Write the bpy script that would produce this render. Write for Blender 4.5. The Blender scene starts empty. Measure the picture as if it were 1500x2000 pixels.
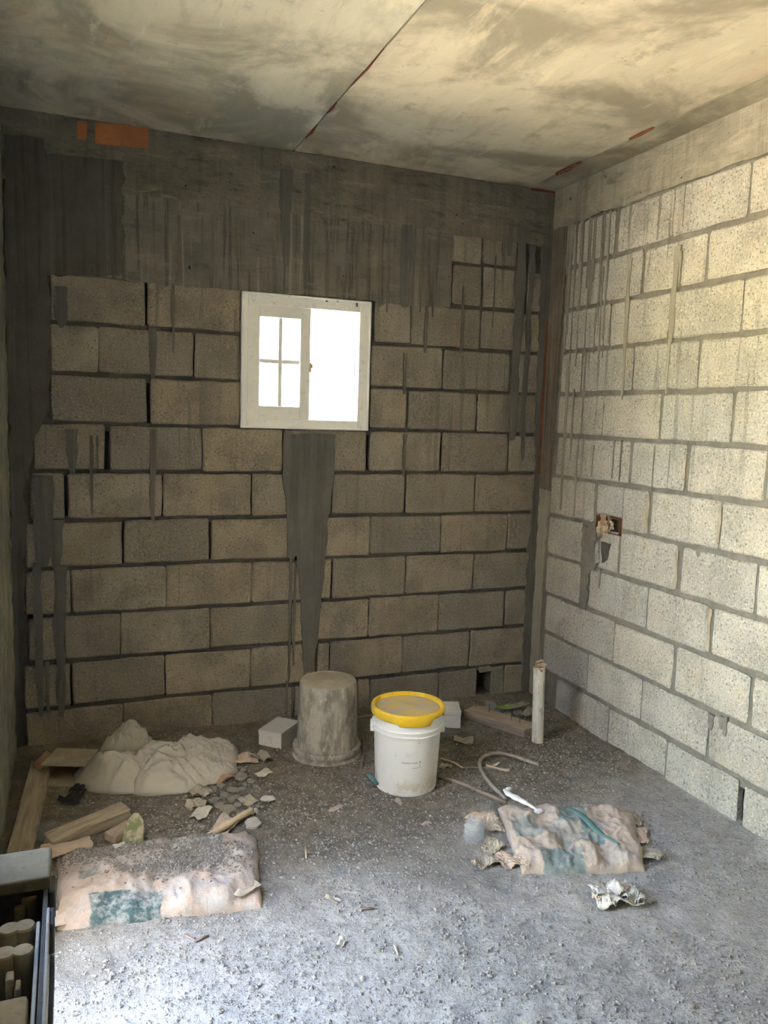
import bpy, bmesh, math, random
import numpy as np
from mathutils import Vector, Matrix, noise

scene = bpy.context.scene
COL = scene.collection
PI = math.pi

# ------------------------------------------------------------------ camera
FPX = 1558.6
CAM = Vector((-2.2940, -3.6030, 1.4744))
_yaw, _pit, _rol = 0.37552, -0.11989, 0.03093
_F = Vector((math.sin(_yaw)*math.cos(_pit), math.cos(_yaw)*math.cos(_pit), math.sin(_pit)))
_R0 = Vector((math.cos(_yaw), -math.sin(_yaw), 0))
_U0 = _R0.cross(_F)
_R = _R0*math.cos(_rol) + _U0*math.sin(_rol)
_U = -_R0*math.sin(_rol) + _U0*math.cos(_rol)
cam_data = bpy.data.cameras.new('camera')
cam_data.sensor_fit = 'VERTICAL'
cam_data.sensor_height = 36.0
cam_data.lens = FPX/2000*36.0
cam_data.clip_start = 0.02
cam = bpy.data.objects.new('camera', cam_data)
COL.objects.link(cam)
m = Matrix((_R, _U, -_F)).transposed().to_4x4()
m.translation = CAM
cam.matrix_world = m
scene.camera = cam

# ------------------------------------------------------------------ world, sun, exposure
H = 2.624            # ceiling height
XL = -2.531          # left wall
YF = -4.7            # front wall, behind the camera
DOOR = (-2.20, -1.40, -0.02, 2.12)       # doorway in the left wall: y0, y1, z0, z1
world = bpy.data.worlds.new('sky'); scene.world = world
world.use_nodes = True
wn = world.node_tree; wn.nodes.clear()
wo = wn.nodes.new('ShaderNodeOutputWorld'); wb = wn.nodes.new('ShaderNodeBackground')
sk = wn.nodes.new('ShaderNodeTexSky'); sk.sky_type = 'NISHITA'; sk.sun_disc = False
sk.sun_elevation = math.radians(58); sk.sun_rotation = math.radians(150); sk.air_density = 1.0; sk.dust_density = 3.0; sk.ozone_density = 1.0
wb.inputs['Strength'].default_value = 1.65
hs = wn.nodes.new('ShaderNodeHueSaturation'); hs.inputs['Saturation'].default_value = 0.85
wn.links.new(sk.outputs[0], hs.inputs['Color']); wn.links.new(hs.outputs[0], wb.inputs[0]); wn.links.new(wb.outputs[0], wo.inputs[0])

sun_d = bpy.data.lights.new('sun', 'SUN'); sun_d.energy = 125.0; sun_d.angle = math.radians(0.6); sun_d.color = (1.0, 0.94, 0.85)
sun = bpy.data.objects.new('sun', sun_d); COL.objects.link(sun)
sun.rotation_euler = Vector((-0.02, 0.50, -0.86)).to_track_quat('-Z', 'Y').to_euler()

def portal(loc, direction, sx, sy):
    d = bpy.data.lights.new('portal', 'AREA'); d.shape = 'RECTANGLE'; d.size = sx; d.size_y = sy
    d.cycles.is_portal = True
    o = bpy.data.objects.new('portal', d); COL.objects.link(o); o.location = loc
    o.rotation_euler = Vector(direction).to_track_quat('-Z', 'Y').to_euler()
portal((XL-0.12, (DOOR[0]+DOOR[1])/2, 1.05), (1, 0, 0), DOOR[1]-DOOR[0], 2.12)
portal((-1.277, 0.12, 1.70), (0, -1, 0), 0.62, 0.62)

vs = scene.view_settings
vs.view_transform = 'Standard'; vs.look = 'None'; vs.gamma = 1.0; vs.use_curve_mapping = False
vs.exposure = 2.35
scene.cycles.max_bounces = 6; scene.cycles.transparent_max_bounces = 8; scene.cycles.adaptive_threshold = 0.02

# ------------------------------------------------------------------ placing helpers (pixel of the 1500x2000 frame -> point on a real plane)
def _ray(px, py):
    return _F + _R*((px-750)/FPX) - _U*((py-1000)/FPX)
def fl(px, py, z=0.0):
    d = _ray(px, py); t = (z-CAM.z)/d.z; return CAM + d*t
def bw(px, py):
    d = _ray(px, py); t = -CAM.y/d.y; p = CAM + d*t; return (p.x, p.z)
def rw(px, py):
    d = _ray(px, py); t = -CAM.x/d.x; p = CAM + d*t; return (p.y, p.z)
def N(x, y, z=0.0):
    return noise.noise(Vector((x, y, z)))

# ------------------------------------------------------------------ object helpers
def tag(o, label=None, cat=None, group=None, kind=None):
    if label: o['label'] = label
    if cat: o['category'] = cat
    if group: o['group'] = group
    if kind: o['kind'] = kind
    return o
def mesh_obj(name, verts, faces, mat, parent=None, smooth=False):
    me = bpy.data.meshes.new(name); me.from_pydata([tuple(v) for v in verts], [], faces); me.validate(); me.update()
    if smooth:
        me.polygons.foreach_set('use_smooth', [True]*len(me.polygons))
    o = bpy.data.objects.new(name, me); COL.objects.link(o)
    if mat: me.materials.append(mat)
    if parent: o.parent = parent
    return o
def bm_obj(name, bm, mat, parent=None, smooth=False):
    me = bpy.data.meshes.new(name)
    bmesh.ops.recalc_face_normals(bm, faces=bm.faces)
    bm.to_mesh(me); bm.free()
    if smooth:
        me.polygons.foreach_set('use_smooth', [True]*len(me.polygons))
    o = bpy.data.objects.new(name, me); COL.objects.link(o)
    if mat: me.materials.append(mat)
    if parent: o.parent = parent
    return o
def empty(name, loc=(0, 0, 0), rz=0):
    o = bpy.data.objects.new(name, None); COL.objects.link(o); o.location = loc; o.rotation_euler = (0, 0, rz)
    o.empty_display_size = 0.05
    return o
def box_bm(bm, x0, x1, y0, y1, z0, z1, bevel=0.0, seg=1):
    r = bmesh.ops.create_cube(bm, size=1.0)
    vs_ = r['verts']
    for v in vs_:
        v.co = Vector(((x0+x1)/2 + v.co.x*(x1-x0), (y0+y1)/2 + v.co.y*(y1-y0), (z0+z1)/2 + v.co.z*(z1-z0)))
    if bevel > 0:
        es = list({e for v in vs_ for e in v.link_edges})
        bmesh.ops.bevel(bm, geom=es, offset=bevel, segments=seg, affect='EDGES', profile=0.5)
def box(name, x0, x1, y0, y1, z0, z1, mat, parent=None, bevel=0.0, seg=1):
    bm = bmesh.new(); box_bm(bm, x0, x1, y0, y1, z0, z1, bevel, seg); return bm_obj(name, bm, mat, parent)
def lathe(name, prof, mat, parent=None, seg=48, wob=0.0, smooth=True, axis=None):
    verts = []; faces = []
    n = len(prof)
    for i, (r, z) in enumerate(prof):
        for k in range(seg):
            a = 2*PI*k/seg
            rr = r*(1+wob*N(math.cos(a)*1.5, math.sin(a)*1.5, z*6))
            verts.append((rr*math.cos(a), rr*math.sin(a), z))
    for i in range(n-1):
        for k in range(seg):
            a, b = i*seg+k, i*seg+(k+1) % seg
            faces.append((a, b, b+seg, a+seg))
    faces.append(tuple(range(seg))[::-1]); faces.append(tuple((n-1)*seg+k for k in range(seg)))
    o = mesh_obj(name, verts, faces, mat, parent, smooth)
    if smooth:
        es = o.modifiers.new('split', 'EDGE_SPLIT'); es.split_angle = math.radians(38)
    return o
def tube(name, pts, r, mat, parent=None, seg=8, caps=True, flat=1.0):
    pts = [Vector(p) for p in pts]; verts = []; faces = []
    rs = r if isinstance(r, (list, tuple)) else [r]*len(pts)
    for i, p in enumerate(pts):
        t = (pts[min(i+1, len(pts)-1)]-pts[max(i-1, 0)]).normalized()
        up = Vector((0, 0, 1)) if abs(t.z) < 0.9 else Vector((1, 0, 0))
        s = t.cross(up).normalized(); u = s.cross(t)
        for k in range(seg):
            a = 2*PI*k/seg
            verts.append(p + (s*math.cos(a) + u*math.sin(a)*flat)*rs[i])
    for i in range(len(pts)-1):
        for k in range(seg):
            a, b = i*seg+k, i*seg+(k+1) % seg
            faces.append((a, b, b+seg, a+seg))
    if caps:
        faces.append(tuple(range(seg))[::-1]); faces.append(tuple((len(pts)-1)*seg+k for k in range(seg)))
    return mesh_obj(name, verts, faces, mat, parent, True)
def spline(pts, n=10):
    pts = [Vector(p) for p in pts]; out = []
    P_ = [pts[0]*2-pts[1]] + pts + [pts[-1]*2-pts[-2]]
    for i in range(1, len(P_)-2):
        for k in range(n):
            t = k/n; a, b, c, d = P_[i-1], P_[i], P_[i+1], P_[i+2]
            out.append(0.5*((2*b)+(c-a)*t+(2*a-5*b+4*c-d)*t*t+(3*b-a-3*c+d)*t**3))
    out.append(pts[-1]); return out

# ------------------------------------------------------------------ materials
class NT:
    def __init__(s, name, rough=0.9, spec=0.2):
        s.m = bpy.data.materials.new(name); s.m.use_nodes = True; s.t = s.m.node_tree; s.t.nodes.clear()
        s.out = s.n('ShaderNodeOutputMaterial'); s.b = s.n('ShaderNodeBsdfPrincipled')
        s.b.inputs['Roughness'].default_value = rough; s.b.inputs['Specular IOR Level'].default_value = spec
        s.l(s.b.outputs[0], s.out.inputs[0])
        s.geo = s.n('ShaderNodeNewGeometry').outputs['Position']
    def n(s, t): return s.t.nodes.new(t)
    def l(s, a, b): s.t.links.new(a, b)
    def obj(s): return s.n('ShaderNodeTexCoord').outputs['Object']
    def uv(s): return s.n('ShaderNodeTexCoord').outputs['UV']
    def rnd(s): return s.n('ShaderNodeObjectInfo').outputs['Random']
    def map(s, v, scale=(1, 1, 1), loc=(0, 0, 0)):
        k = s.n('ShaderNodeMapping'); k.inputs['Scale'].default_value = scale; k.inputs['Location'].default_value = loc
        s.l(v, k.inputs[0]); return k.outputs[0]
    def noise(s, v, scale, det=4, rough=0.6, dist=0.0):
        k = s.n('ShaderNodeTexNoise'); k.inputs['Scale'].default_value = scale; k.inputs['Detail'].default_value = det
        k.inputs['Roughness'].default_value = rough; k.inputs['Distortion'].default_value = dist
        s.l(v, k.inputs['Vector']); return k.outputs['Fac']
    def vor(s, v, scale, feat='F1'):
        k = s.n('ShaderNodeTexVoronoi'); k.feature = feat; k.inputs['Scale'].default_value = scale
        s.l(v, k.inputs['Vector']); return k.outputs['Distance']
    def vorc(s, v, scale):
        k = s.n('ShaderNodeTexVoronoi'); k.inputs['Scale'].default_value = scale
        s.l(v, k.inputs['Vector']); return k.outputs['Color']
    def ramp(s, f, a, b, lo=0.0, hi=1.0):
        k = s.n('ShaderNodeMapRange'); k.interpolation_type = 'SMOOTHSTEP'
        for i, x in zip(('From Min', 'From Max', 'To Min', 'To Max'), (a, b, lo, hi)): k.inputs[i].default_value = x
        s.l(f, k.inputs['Value']); return k.outputs[0]
    def math(s, op, a, b=None, clamp=False):
        k = s.n('ShaderNodeMath'); k.operation = op; k.use_clamp = clamp
        for i, x in enumerate((a, b)):
            if x is None: continue
            if isinstance(x, (int, float)): k.inputs[i].default_value = x
            else: s.l(x, k.inputs[i])
        return k.outputs[0]
    def mix(s, f, a, b, mode='MIX'):
        k = s.n('ShaderNodeMix'); k.data_type = 'RGBA'; k.blend_type = mode
        if isinstance(f, (int, float)): k.inputs[0].default_value = f
        else: s.l(f, k.inputs[0])
        for i, x in ((6, a), (7, b)):
            if isinstance(x, tuple): k.inputs[i].default_value = (*x[:3], 1)
            else: s.l(x, k.inputs[i])
        return k.outputs[2]
    def sep(s, v):
        k = s.n('ShaderNodeSeparateXYZ'); s.l(v, k.inputs[0]); return k.outputs
    def color(s, c):
        if isinstance(c, tuple): s.b.inputs['Base Color'].default_value = (*c[:3], 1)
        else: s.l(c, s.b.inputs['Base Color'])
    def bump(s, h, strength=0.5, dist=0.01):
        k = s.n('ShaderNodeBump'); k.inputs['Strength'].default_value = strength; k.inputs['Distance'].default_value = dist
        s.l(h, k.inputs['Height'])
        if getattr(s, '_bn', None): s.l(s._bn, k.inputs['Normal'])
        s._bn = k.outputs[0]; s.l(s._bn, s.b.inputs['Normal'])

def m_block(name, c1, c2, pit, streak, speck=1.0, vary=0.8):
    t = NT(name, 0.95, 0.1); g = t.geo
    r = t.rnd()
    base = t.mix(t.ramp(r, 0.0, 1.0), c1, c2)
    r2 = t.math('FRACT', t.math('MULTIPLY', r, 17.31))
    base = t.mix(t.ramp(r2, 0.70, 0.85, 0, vary), base, (c1[0]*0.86, c1[1]*0.93, c1[2]*1.0))
    base = t.mix(t.ramp(r2, 0.32, 0.12, 0, vary), base, (c2[0]*1.02, c2[1]*0.95, c2[2]*0.86))
    big = t.noise(g, 5.0, 5, 0.65)
    base = t.mix(t.ramp(big, 0.35, 0.7), base, tuple(x*0.78 for x in c1), 'MIX')
    warm = t.noise(t.map(g, loc=(3.1, 7.7, 1.3)), 9.0, 3)
    base = t.mix(t.ramp(warm, 0.5, 0.75, 0, 0.45), base, (c1[0]*1.12, c1[1]*0.98, c1[2]*0.80))
    fine = t.noise(g, 115.0, 3, 0.8)
    base = t.mix(t.ramp(fine, 0.45, 0.33, 0, 0.85*speck), base, pit)
    base = t.mix(t.ramp(fine, 0.56, 0.68, 0, 0.6*speck), base, tuple(min(1, x*1.45) for x in c2))
    pits = t.noise(t.map(g, loc=(9, 2, 4)), 75.0, 4, 0.7)
    base = t.mix(t.ramp(pits, 0.34, 0.27, 0, 0.85), base, tuple(x*0.7 for x in pit))
    # grey cement slurry that ran down the wall
    st = t.noise(t.map(g, (26, 26, 1.1)), 1.0, 5, 0.6)
    st2 = t.noise(t.map(g, (3, 3, 1.6), (5, 1, 2)), 1.0, 2)
    z = t.sep(g)[2]
    f = t.math('MULTIPLY', t.ramp(st, 0.55, 0.60), t.ramp(st2, 0.42, 0.62))
    f = t.math('MULTIPLY', f, t.ramp(z, 0.6, 2.2, 0.25, 1.0))
    base = t.mix(t.math('MULTIPLY', f, streak), base, (0.115, 0.112, 0.105))
    t.color(base)
    t.bump(big, 0.25, 0.02); t.bump(pits, 0.5, 0.006); t.bump(fine, 0.55, 0.003)
    return t.m
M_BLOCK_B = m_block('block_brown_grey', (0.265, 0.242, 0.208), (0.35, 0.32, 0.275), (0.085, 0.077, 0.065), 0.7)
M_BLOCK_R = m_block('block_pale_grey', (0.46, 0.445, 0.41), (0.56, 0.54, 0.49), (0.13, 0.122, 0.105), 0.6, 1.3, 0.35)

def m_cement(name, c1, c2, scale=4.0, streak=0.6, rough_bump=0.5, bands=0.0):
    t = NT(name, 0.95, 0.1); g = t.geo
    n1 = t.noise(g, scale, 6, 0.65)
    c = t.mix(t.ramp(n1, 0.3, 0.7), c1, c2)
    st = t.noise(t.map(g, (34, 34, 1.3)), 1.0, 5, 0.65)
    c = t.mix(t.ramp(st, 0.52, 0.62, 0, streak), c, tuple(x*0.62 for x in c1))
    c = t.mix(t.ramp(st, 0.42, 0.34, 0, streak*0.7), c, tuple(x*1.5 for x in c2))
    if bands:
        bn = t.noise(t.map(g, (3.5, 3.5, 15), (2, 3, 1)), 1.0, 6, 0.72)
        c = t.mix(t.ramp(bn, 0.52, 0.66, 0, bands), c, tuple(x*1.35 for x in c2)); c = t.mix(t.ramp(bn, 0.46, 0.34, 0, bands), c, tuple(x*0.5 for x in c1))
        ph = t.noise(t.map(g, loc=(6, 2, 8)), 30, 2); c = t.mix(t.ramp(ph, 0.72, 0.76, 0, 0.9), c, (0.02, 0.02, 0.02)); t.bump(bn, 0.5, 0.03)
    fine = t.noise(g, 120.0, 4, 0.7)
    c = t.mix(t.ramp(fine, 0.42, 0.30, 0, 0.5), c, tuple(x*0.55 for x in c1))
    c = t.mix(t.ramp(fine, 0.60, 0.74, 0, 0.4), c, tuple(x*1.5 for x in c2))
    t.color(c)
    t.bump(n1, 0.4, 0.02); t.bump(t.noise(g, 45, 5, 0.7), rough_bump, 0.012); t.bump(fine, 0.4, 0.003)
    return t.m
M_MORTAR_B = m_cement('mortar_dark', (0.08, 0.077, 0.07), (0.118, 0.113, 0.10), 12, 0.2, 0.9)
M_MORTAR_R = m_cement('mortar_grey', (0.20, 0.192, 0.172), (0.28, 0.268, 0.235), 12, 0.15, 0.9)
M_SMEAR = m_cement('cement_smear_grey', (0.128, 0.126, 0.120), (0.165, 0.161, 0.152), 5, 0.4, 0.15)
M_SMEAR_D = m_cement('cement_smear_dark', (0.098, 0.094, 0.087), (0.13, 0.125, 0.115), 5, 0.45, 0.3)
M_DRIP = m_cement('slurry_run', (0.14, 0.133, 0.118), (0.185, 0.174, 0.152), 8, 0.5, 0.15)
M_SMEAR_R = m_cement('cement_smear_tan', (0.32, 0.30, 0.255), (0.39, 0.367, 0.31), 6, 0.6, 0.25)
M_PLASTER = m_cement('plaster_grey', (0.155, 0.149, 0.136), (0.225, 0.214, 0.19), 5, 0.85, 0.3, 0.45)
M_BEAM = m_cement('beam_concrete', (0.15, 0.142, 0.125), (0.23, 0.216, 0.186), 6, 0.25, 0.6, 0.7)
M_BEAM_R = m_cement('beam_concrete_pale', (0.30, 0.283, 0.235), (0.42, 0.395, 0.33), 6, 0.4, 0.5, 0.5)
M_COLUMN = m_cement('column_brown', (0.17, 0.145, 0.115), (0.25, 0.215, 0.17), 6, 0.8, 0.3)
M_WALL_L = m_cement('left_wall_concrete', (0.20, 0.195, 0.155), (0.30, 0.285, 0.225), 7, 0.6, 0.7)

def m_ceiling(name, tint, seed):
    t = NT(name, 0.9, 0.15); g = t.map(t.geo, loc=(seed, seed*1.7, 0))
    n1 = t.noise(g, 1.9, 6, 0.62, 0.6)
    n2 = t.noise(t.map(g, (7, 1.6, 1)), 1.6, 6, 0.7, 0.3)
    n3 = t.noise(g, 9.0, 6, 0.7)
    c = t.mix(t.ramp(n1, 0.38, 0.58), tuple(x*0.52 for x in tint), tint)
    c = t.mix(t.ramp(n2, 0.50, 0.68, 0, 0.55), c, (tint[0]*0.62, tint[1]*0.60, tint[2]*0.58))
    c = t.mix(t.ramp(n2, 0.44, 0.30, 0, 0.5), c, (min(1, tint[0]*1.30), min(1, tint[1]*1.27), min(1, tint[2]*1.22)))
    c = t.mix(t.ramp(n3, 0.56, 0.70, 0, 0.6), c, (tint[0]*0.5, tint[1]*0.49, tint[2]*0.47))
    c = t.mix(t.ramp(t.noise(t.map(g, loc=(4, 4, 4)), 2.3, 4), 0.55, 0.72, 0, 0.4), c, (tint[0]*1.02, tint[1]*0.82, tint[2]*0.68))
    w = t.noise(t.map(g, loc=(8, 1, 2)), 13, 7, 0.8)
    c = t.mix(t.ramp(w, 0.66, 0.74, 0, 0.55), c, (min(1, tint[0]*1.6), min(1, tint[1]*1.58), min(1, tint[2]*1.5)))
    d = t.noise(t.map(g, loc=(1, 6, 2)), 30, 3)
    c = t.mix(t.ramp(d, 0.72, 0.78, 0, 0.8), c, (0.06, 0.055, 0.05))
    t.color(c); t.bump(n3, 0.25, 0.012); t.bump(t.noise(g, 70, 4, 0.7), 0.25, 0.004)
    return t.m
M_CEIL_A = m_ceiling('ceiling_concrete_pale', (0.56, 0.535, 0.435), 0.0)
M_CEIL_B = m_ceiling('ceiling_concrete_warm', (0.58, 0.535, 0.42), 5.3)
M_CEIL_C = m_ceiling('ceiling_strip_concrete', (0.43, 0.40, 0.31), 9.1)

def m_floor():
    t = NT('floor_dust', 0.97, 0.08); g = t.geo
    xyz = t.sep(g)
    a = t.noise(g, 2.2, 5, 0.6)
    # brown soil towards the back of the room, cement dust towards the door
    edge = t.math('ADD', t.math('ADD', xyz[1], t.math('MULTIPLY', xyz[0], -0.16)), t.math('MULTIPLY', a, 0.9))
    soil = t.ramp(edge, -0.95, -0.30)
    b = t.noise(g, 16, 6, 0.7)
    dust = t.mix(t.ramp(b, 0.35, 0.65), (0.40, 0.385, 0.36), (0.52, 0.505, 0.475))
    brown = t.mix(t.ramp(b, 0.35, 0.65), (0.17, 0.148, 0.112), (0.275, 0.243, 0.19))
    c = t.mix(soil, dust, brown)
    fine = t.noise(g, 105, 4, 0.8)
    c = t.mix(t.ramp(fine, 0.44, 0.34, 0, 0.6), c, (0.10, 0.095, 0.085))
    c = t.mix(t.ramp(fine, 0.58, 0.69, 0, 0.55), c, (0.70, 0.69, 0.66))
    c = t.mix(t.ramp(a, 0.48, 0.70, 0, 0.45), c, (0.20, 0.19, 0.17))
    t.color(c)
    t.bump(b, 0.8, 0.025); t.bump(t.noise(g, 48, 5, 0.75), 0.7, 0.012); t.bump(fine, 0.8, 0.006)
    return t.m
M_FLOOR = m_floor()

def m_simple(name, c1, c2, scale=12, rough=0.85, spec=0.2, bump=0.3, fine=80, dirt=None, dirt_amt=0.6, coord='obj', stretch=(1, 1, 1)):
    t = NT(name, rough, spec); g = t.obj() if coord == 'obj' else t.geo
    r = t.rnd()
    k = t.n('ShaderNodeVectorMath'); k.operation = 'ADD'; t.l(g, k.inputs[0])
    cx = t.n('ShaderNodeCombineXYZ')
    for i in range(3): t.l(t.math('MULTIPLY', r, 7.0+i), cx.inputs[i])
    t.l(cx.outputs[0], k.inputs[1]); g2 = t.map(k.outputs[0], stretch)
    n1 = t.noise(g2, scale, 5, 0.65)
    c = t.mix(t.ramp(n1, 0.32, 0.68), c1, c2)
    f = t.noise(g2, fine, 4, 0.7)
    c = t.mix(t.ramp(f, 0.45, 0.32, 0, 0.4), c, tuple(x*0.6 for x in c1))
    if dirt:
        d = t.noise(t.map(g2, loc=(3, 3, 3)), scale*0.8, 6, 0.75)
        c = t.mix(t.ramp(d, 0.48, 0.64, 0, dirt_amt), c, dirt)
    t.color(c); t.bump(n1, bump, 0.01); t.bump(f, bump, 0.003)
    return t.m
M_WOOD = m_simple('weathered_timber', (0.33, 0.27, 0.20), (0.46, 0.39, 0.30), 6, 0.85, 0.15, 0.2, 60, (0.20, 0.18, 0.15), 0.5, stretch=(1, 9, 9))
M_WOOD_D = m_simple('dusty_brown_board', (0.33, 0.25, 0.185), (0.45, 0.36, 0.275), 6, 0.85, 0.15, 0.2, 60, (0.33, 0.30, 0.26), 0.6, stretch=(1, 9, 9))
M_WOOD_P = m_simple('pale_cut_wood', (0.30, 0.255, 0.17), (0.38, 0.325, 0.225), 10, 0.8, 0.15, 0.1, 90, (0.24, 0.21, 0.15), 0.5)
M_WOOD_Q = m_simple('shaded_pale_wood', (0.125, 0.105, 0.07), (0.165, 0.14, 0.095), 10, 0.85, 0.15, 0.1, 90, (0.11, 0.10, 0.08), 0.5)  # darkened copy of the pale wood, the block's shade put into its colour
M_CARD = m_simple('brown_cardboard', (0.32, 0.20, 0.125), (0.44, 0.30, 0.20), 9, 0.9, 0.1, 0.2, 90, (0.40, 0.36, 0.30), 0.6)
M_PAPER = m_simple('kraft_paper', (0.46, 0.36, 0.275), (0.58, 0.47, 0.375), 12, 0.9, 0.1, 0.3, 90, (0.42, 0.40, 0.37), 0.6)
M_PAPER_G = m_simple('dusty_paper', (0.34, 0.295, 0.225), (0.47, 0.415, 0.325), 12, 0.9, 0.1, 0.3, 90, (0.33, 0.30, 0.25), 0.6)
M_PAPER_W = m_simple('pale_paper', (0.46, 0.43, 0.37), (0.58, 0.55, 0.48), 12, 0.9, 0.1, 0.2, 90, (0.45, 0.43, 0.38), 0.6)
M_TISSUE = m_simple('crumpled_tissue', (0.50, 0.46, 0.40), (0.68, 0.65, 0.60), 16, 0.9, 0.1, 0.3, 90, (0.36, 0.33, 0.28), 0.5)
M_TRIM = m_simple('orange_paint_board', (0.42, 0.175, 0.075), (0.50, 0.22, 0.10), 9, 0.85, 0.1, 0.2, 60, (0.30, 0.17, 0.10), 0.5)
M_RUST = m_simple('red_brown_wood', (0.17, 0.065, 0.035), (0.25, 0.10, 0.055), 14, 0.9, 0.1, 0.3, 60, (0.10, 0.06, 0.04), 0.5)
M_FOAM = m_simple('white_cardboard', (0.62, 0.61, 0.60), (0.68, 0.67, 0.655), 6, 0.8, 0.15, 0.05, 70, (0.52, 0.49, 0.44), 0.5)
M_PVC = m_simple('dirty_white_pvc', (0.70, 0.68, 0.60), (0.78, 0.76, 0.69), 10, 0.5, 0.4, 0.05, 60, (0.34, 0.31, 0.24), 0.7, stretch=(3, 3, 1))
M_STEEL = m_simple('nail_steel', (0.05, 0.042, 0.036), (0.09, 0.075, 0.065), 60, 0.6, 0.4, 0.1)
M_HOSE = m_simple('dusty_grey_hose', (0.27, 0.24, 0.215), (0.36, 0.325, 0.29), 20, 0.7, 0.3, 0.1)
M_ROD = m_simple('brown_rod', (0.21, 0.155, 0.125), (0.30, 0.235, 0.19), 20, 0.8, 0.2, 0.2)
M_STICK = m_simple('tan_stick', (0.46, 0.36, 0.235), (0.60, 0.50, 0.36), 9, 0.85, 0.15, 0.2, 70, (0.40, 0.38, 0.33), 0.5)
M_WHITE = m_simple('white_plastic', (0.82, 0.82, 0.83), (0.88, 0.88, 0.88), 10, 0.55, 0.4, 0.15)
M_BLACK = m_simple('black_rag', (0.025, 0.024, 0.024), (0.05, 0.047, 0.045), 30, 0.8, 0.3, 0.3)
M_DARK = m_simple('dark_metal', (0.035, 0.037, 0.038), (0.06, 0.063, 0.064), 12, 0.6, 0.4, 0.1, 60, (0.12, 0.12, 0.12), 0.3)
M_RAIL = m_simple('grey_metal_rail', (0.30, 0.32, 0.33), (0.40, 0.42, 0.43), 12, 0.5, 0.5, 0.1, 60, (0.18, 0.18, 0.18), 0.5)
M_STONE = m_simple('dusty_stone', (0.30, 0.275, 0.23), (0.42, 0.39, 0.335), 18, 0.95, 0.1, 0.5, 120, (0.24, 0.21, 0.17), 0.5)
M_STONE_W = m_simple('white_rubble', (0.58, 0.56, 0.52), (0.72, 0.70, 0.66), 18, 0.95, 0.1, 0.6, 120, (0.42, 0.40, 0.36), 0.5)
M_LEAF = m_simple('green_leaf', (0.16, 0.24, 0.045), (0.30, 0.38, 0.09), 20, 0.7, 0.3, 0.2)
M_LEAF_D = m_simple('dry_leaf', (0.26, 0.25, 0.17), (0.40, 0.38, 0.29), 20, 0.8, 0.2, 0.2)
M_TEALP = m_simple('teal_print', (0.10, 0.21, 0.20), (0.16, 0.28, 0.26), 14, 0.85, 0.15, 0.2)
M_UPVC = m_simple('white_window_profile', (0.86, 0.87, 0.89), (0.90, 0.91, 0.92), 3, 0.35, 0.5, 0.02, 40, (0.74, 0.74, 0.73), 0.3)
M_BRASS = m_simple('brass_latch', (0.55, 0.36, 0.18), (0.62, 0.42, 0.22), 30, 0.4, 0.6, 0.05)
M_YELLOW = m_simple('yellow_lid', (0.80, 0.50, 0.015), (0.84, 0.55, 0.03), 8, 0.4, 0.45, 0.03, 60, (0.66, 0.48, 0.14), 0.35)
M_INK = m_simple('grey_print', (0.10, 0.10, 0.11), (0.14, 0.14, 0.15), 60, 0.8, 0.1, 0.0)

def m_lid_top():
    t = NT('dusty_lid_top', 0.7, 0.25); g = t.obj()
    n = t.noise(g, 9, 5, 0.65)
    c = t.mix(t.ramp(n, 0.42, 0.60), (0.62, 0.45, 0.16), (0.50, 0.43, 0.31))
    n2 = t.noise(t.map(g, loc=(2, 5, 1)), 26, 5, 0.7)
    c = t.mix(t.ramp(n2, 0.62, 0.70, 0, 0.7), c, (0.34, 0.29, 0.21))
    t.color(c); t.bump(n2, 0.1, 0.003); return t.m
def m_bucket_white():
    t = NT('white_bucket_plastic', 0.42, 0.45); g = t.obj(); z = t.sep(g)[2]
    n = t.noise(g, 22, 6, 0.75)
    c = t.mix(t.ramp(n, 0.56, 0.68, 0, 0.55), (0.82, 0.82, 0.81), (0.58, 0.56, 0.50))
    n2 = t.noise(t.map(g, (30, 30, 9)), 1.0, 5, 0.8)
    c = t.mix(t.ramp(n2, 0.64, 0.70, 0, 0.5), c, (0.40, 0.38, 0.34))
    low = t.math('MULTIPLY', t.ramp(z, 0.12, 0.02), t.ramp(t.noise(t.map(g, loc=(1, 1, 1)), 14, 4), 0.50, 0.62))
    c = t.mix(t.math('MULTIPLY', low, 0.6), c, (0.60, 0.50, 0.34))
    sp = t.noise(t.map(g, loc=(7, 3, 1)), 24, 2)
    c = t.mix(t.ramp(sp, 0.75, 0.78, 0, 0.8), c, (0.42, 0.17, 0.07))
    t.color(c); t.bump(n, 0.05, 0.002); return t.m
def m_bucket_dirty():
    t = NT('dirty_bucket_plastic', 0.85, 0.15); g = t.obj()
    n = t.noise(t.map(g, (16, 16, 7)), 1.0, 6, 0.72)
    c = t.mix(t.ramp(n, 0.36, 0.64), (0.24, 0.218, 0.18), (0.47, 0.44, 0.385))
    n2 = t.noise(t.map(g, (60, 60, 22)), 1.0, 5, 0.75)
    c = t.mix(t.ramp(n2, 0.55, 0.66, 0, 0.7), c, (0.68, 0.655, 0.60))
    c = t.mix(t.ramp(n2, 0.42, 0.34, 0, 0.5), c, (0.17, 0.145, 0.11))
    z = t.sep(g)[2]
    c = t.mix(t.math('MULTIPLY', t.ramp(z, 0.335, 0.343), 0.75), c, (0.40, 0.345, 0.255))
    t.color(c); t.bump(n2, 0.2, 0.004); return t.m
M_LID_TOP = m_lid_top(); M_BUCKET_W = m_bucket_white(); M_BUCKET_D = m_bucket_dirty()

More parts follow.
